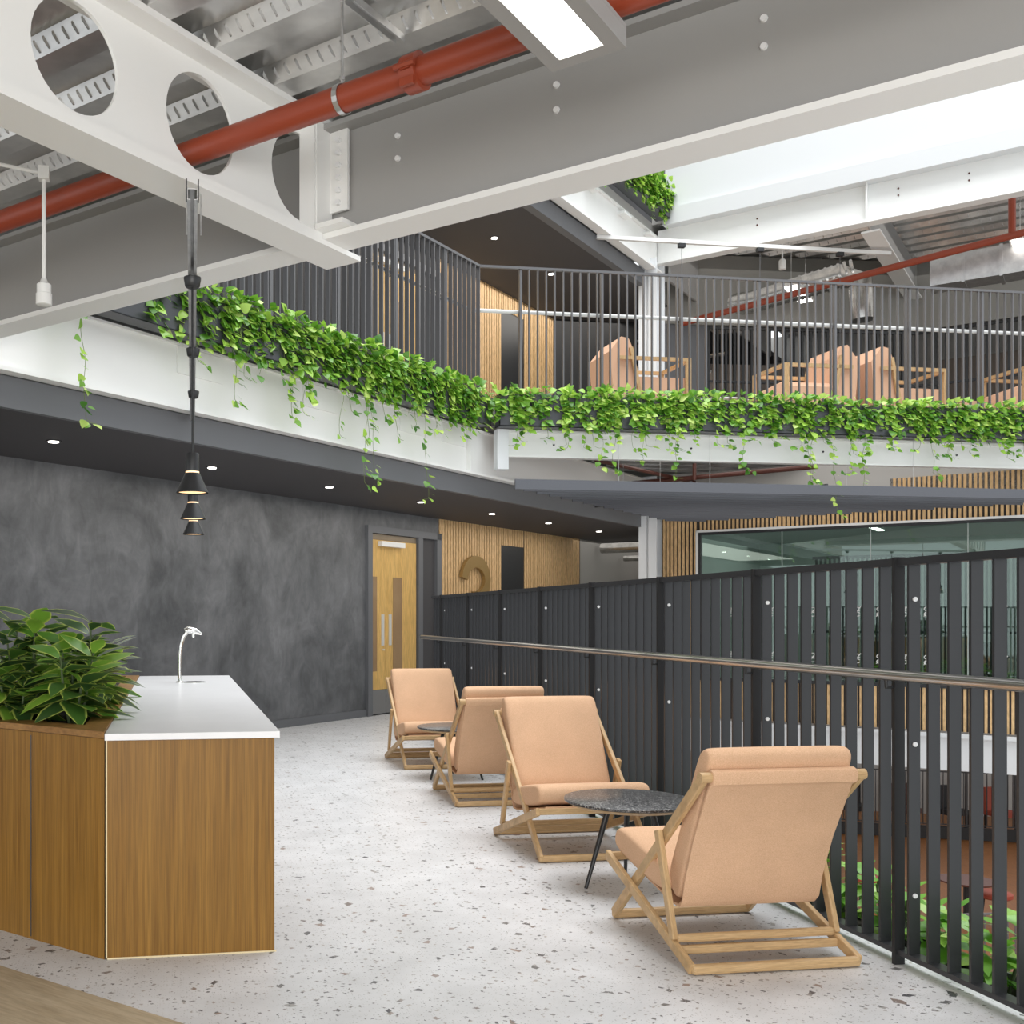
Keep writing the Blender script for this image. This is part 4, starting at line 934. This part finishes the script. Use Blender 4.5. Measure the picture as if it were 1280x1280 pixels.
# ducts and services above lounge
def S17(u, v, s):
    k = (u-CX)/F; sn, cs = math.sin(YAW), math.cos(YAW); a = ((cs-k*sn)+(sn+k*cs))*q; d = s/a; x, y = at(u, d); return Vector((x, y, EYE+(CY-v)*d/F))
p0_, p1_ = S17(850, 405, 18.6), S17(1290, 288, 18.6)
o = MB().tube([p0_, p1_], .055, 12).build('sprinkler_pipe', 'pipe_red', smooth=2); tag(o, 'red sprinkler pipe under the roof of the upper lounge', 'pipe')
p = S17(1265, 292, 18.6); MB().tube([p, (p.x,p.y,7.86)], .05, 10).build('riser', 'pipe_red', o)
t = thing('air_duct', 'silver round flexible air duct bending over the upper lounge', 'duct', S17(1040, 400, 19.6))
MB().tube([S17(870, 388, 19.6), S17(940, 378, 19.6), S17(1000, 360, 19.6), S17(1050, 345, 19.6), S17(1075, 352, 19.6), S17(1078, 400, 19.6)], .2, 16).build('duct_run', 'duct', t, smooth=2)
mb = MB()
for i in range(9):
    a = S17(1000+i*8, 360-i*2.4, 19.6); mb.tube([a, a+Vector((.03,-.02,.006))], .215, 16)
mb.build('ribs', 'duct', t, smooth=2)
for (u0, v0, u1, v1, s, lab) in ((1165, 345, 1300, 322, 19.4, 'galvanised rectangular duct at the upper right over the lounge'), (890, 400, 962, 382, 20.2, 'galvanised rectangular duct left of the round duct over the lounge')):
    a, b2 = S17(u0, v0, s), S17(u1, v1, s); b2.z = a.z
    o = MB().bar(a, b2, .5, .45).build('rectangular_duct', 'galv'); tag(o, lab, 'duct')
    dd = (b2-a)
    for f in (.3, .65): MB().bar(a+dd*f, a+dd*(f+.03), .54, .49).build('duct_flange', 'galv', o)
for (u, v, s, lab) in ((998, 368, 19.4, 'bright rectangular panel light above the upper lounge railing'), (1278, 312, 19.4, 'bright rectangular panel light at the right edge over the lounge')):
    p = S17(u, v, s); t = thing('panel_light', lab, 'light', p)
    MB().bar(p-Vector((q,q,0))*.6+Vector((0,0,.03)), p+Vector((q,q,0))*.6+Vector((0,0,.03)), .27, .05).build('housing', 'plastic_white', t); MB().bar(p-Vector((q,q,0))*.56, p+Vector((q,q,0))*.56, .21, .008).build('diffuser', 'far_lamp', t)
    for f in (-.5, .5): pp_ = p+Vector((q,q,0))*f; MB().tube([pp_, (pp_.x,pp_.y,7.87)], .004, 5).build('suspension_wire', 'galv', t)
p = S17(978, 337, 18.0); t = thing('ceiling_sensor', 'small white sensor on a rod under the far lounge roof', 'sensor', p)
MB().lathe(p, [(.05,0),(.055,.02),(.055,.14),(.03,.17)], 16).build('sensor_head', 'plastic_white', t, smooth=2); MB().tube([p+Vector((0,0,.15)), (p.x,p.y,7.87)], .012, 6).build('drop_rod', 'plastic_white', t)
p = S17(983, 383, 20.6); o = MB().tube([p, p+Vector((-.1,-.1,0))], .13, 20).build('round_vent', 'black_plain'); tag(o, 'round black vent opening in the lounge bulkhead', 'vent')
# white hanging bar with wires
y = 15.15; x0, x1 = 6.24, 11.09
t = thing('suspended_rail', 'slender white bar spanning across the void above the lounge railing', 'rail', (x0, y, 7.08))
MB().box(x0, x1, y-.03, y+.03, 7.06, 7.115).build('rail', 'plastic_white', t)
for u in (852, 950, 1050):
    xx, _ = lp(u, y); MB().tube([(xx,y,7.06), (xx,y,4.0)], .004, 5).build('wire', 'grey_and_skylit_black', t); MB().box(xx-.05, xx+.05, y-.035, y+.035, 7.0, 7.06).build('clamp', 'black_metal', t)
# clutter in the space beyond the gallery, both levels
for lev, Z in ((0, 0), (1, 4.0)):
    t = thing('air_duct', ('pale round ducts under the ceiling at the end of the lower gallery', 'pale round ducts behind the upper slatted wall')[lev], 'duct', W(21, 7, Z+2.5))
    MB(W).tube([(20.2, 6.3, Z+2.75), (20.2, 8.3, Z+2.75)], .1, 12).tube([(21.4, 6.2, Z+2.6), (21.4, 8.3, Z+2.6)], .06, 10).tube([(20.2, 7.4, Z+2.8), (23, 7.4, Z+2.8)], .08, 10).build('duct_run', 'duct', t, smooth=2)
    t = thing('strip_light', ('bright strip light at the end of the lower gallery', 'bright strip light behind the upper slatted wall')[lev], 'light', W(22, 6.9, Z+2.45)); MB(W).box(21.5, 23.0, 6.8, 6.95, Z+2.47, Z+2.52).build('housing', 'plastic_white', t); MB(W).box(21.52, 22.98, 6.82, 6.93, Z+2.46, Z+2.469).build('diffuser', 'far_lamp', t)
o = MB(W).box(21.5, 22, 6.2, 7.45, 0, 2.35).build('storage_unit', 'black_plain'); tag(o, 'black cabinet at the end of the lower gallery', 'cabinet'); MB(W).box(21.48, 22, 6.2, 7.45, 2.35, 2.40).build('top_panel', 'black_metal', o)
t = thing('storage_shelf', 'pale shelving with loose boards at the end of the upper gallery', 'shelf', W(21.5, 7.4, 4.0))
for k in range(5): MB(W).box(21.2, 21.7, 6.7, 8.2, 4.25+k*.35, 4.29+k*.35).build('shelf', 'plastic_white', t)
for n in (6.7, 8.16): MB(W).box(21.2, 21.7, n, n+.04, 4.0, 5.7).build('upright', 'grey_and_skylit_black', t)

for o in bpy.data.objects:
    if '_o' in o: del o['_o']
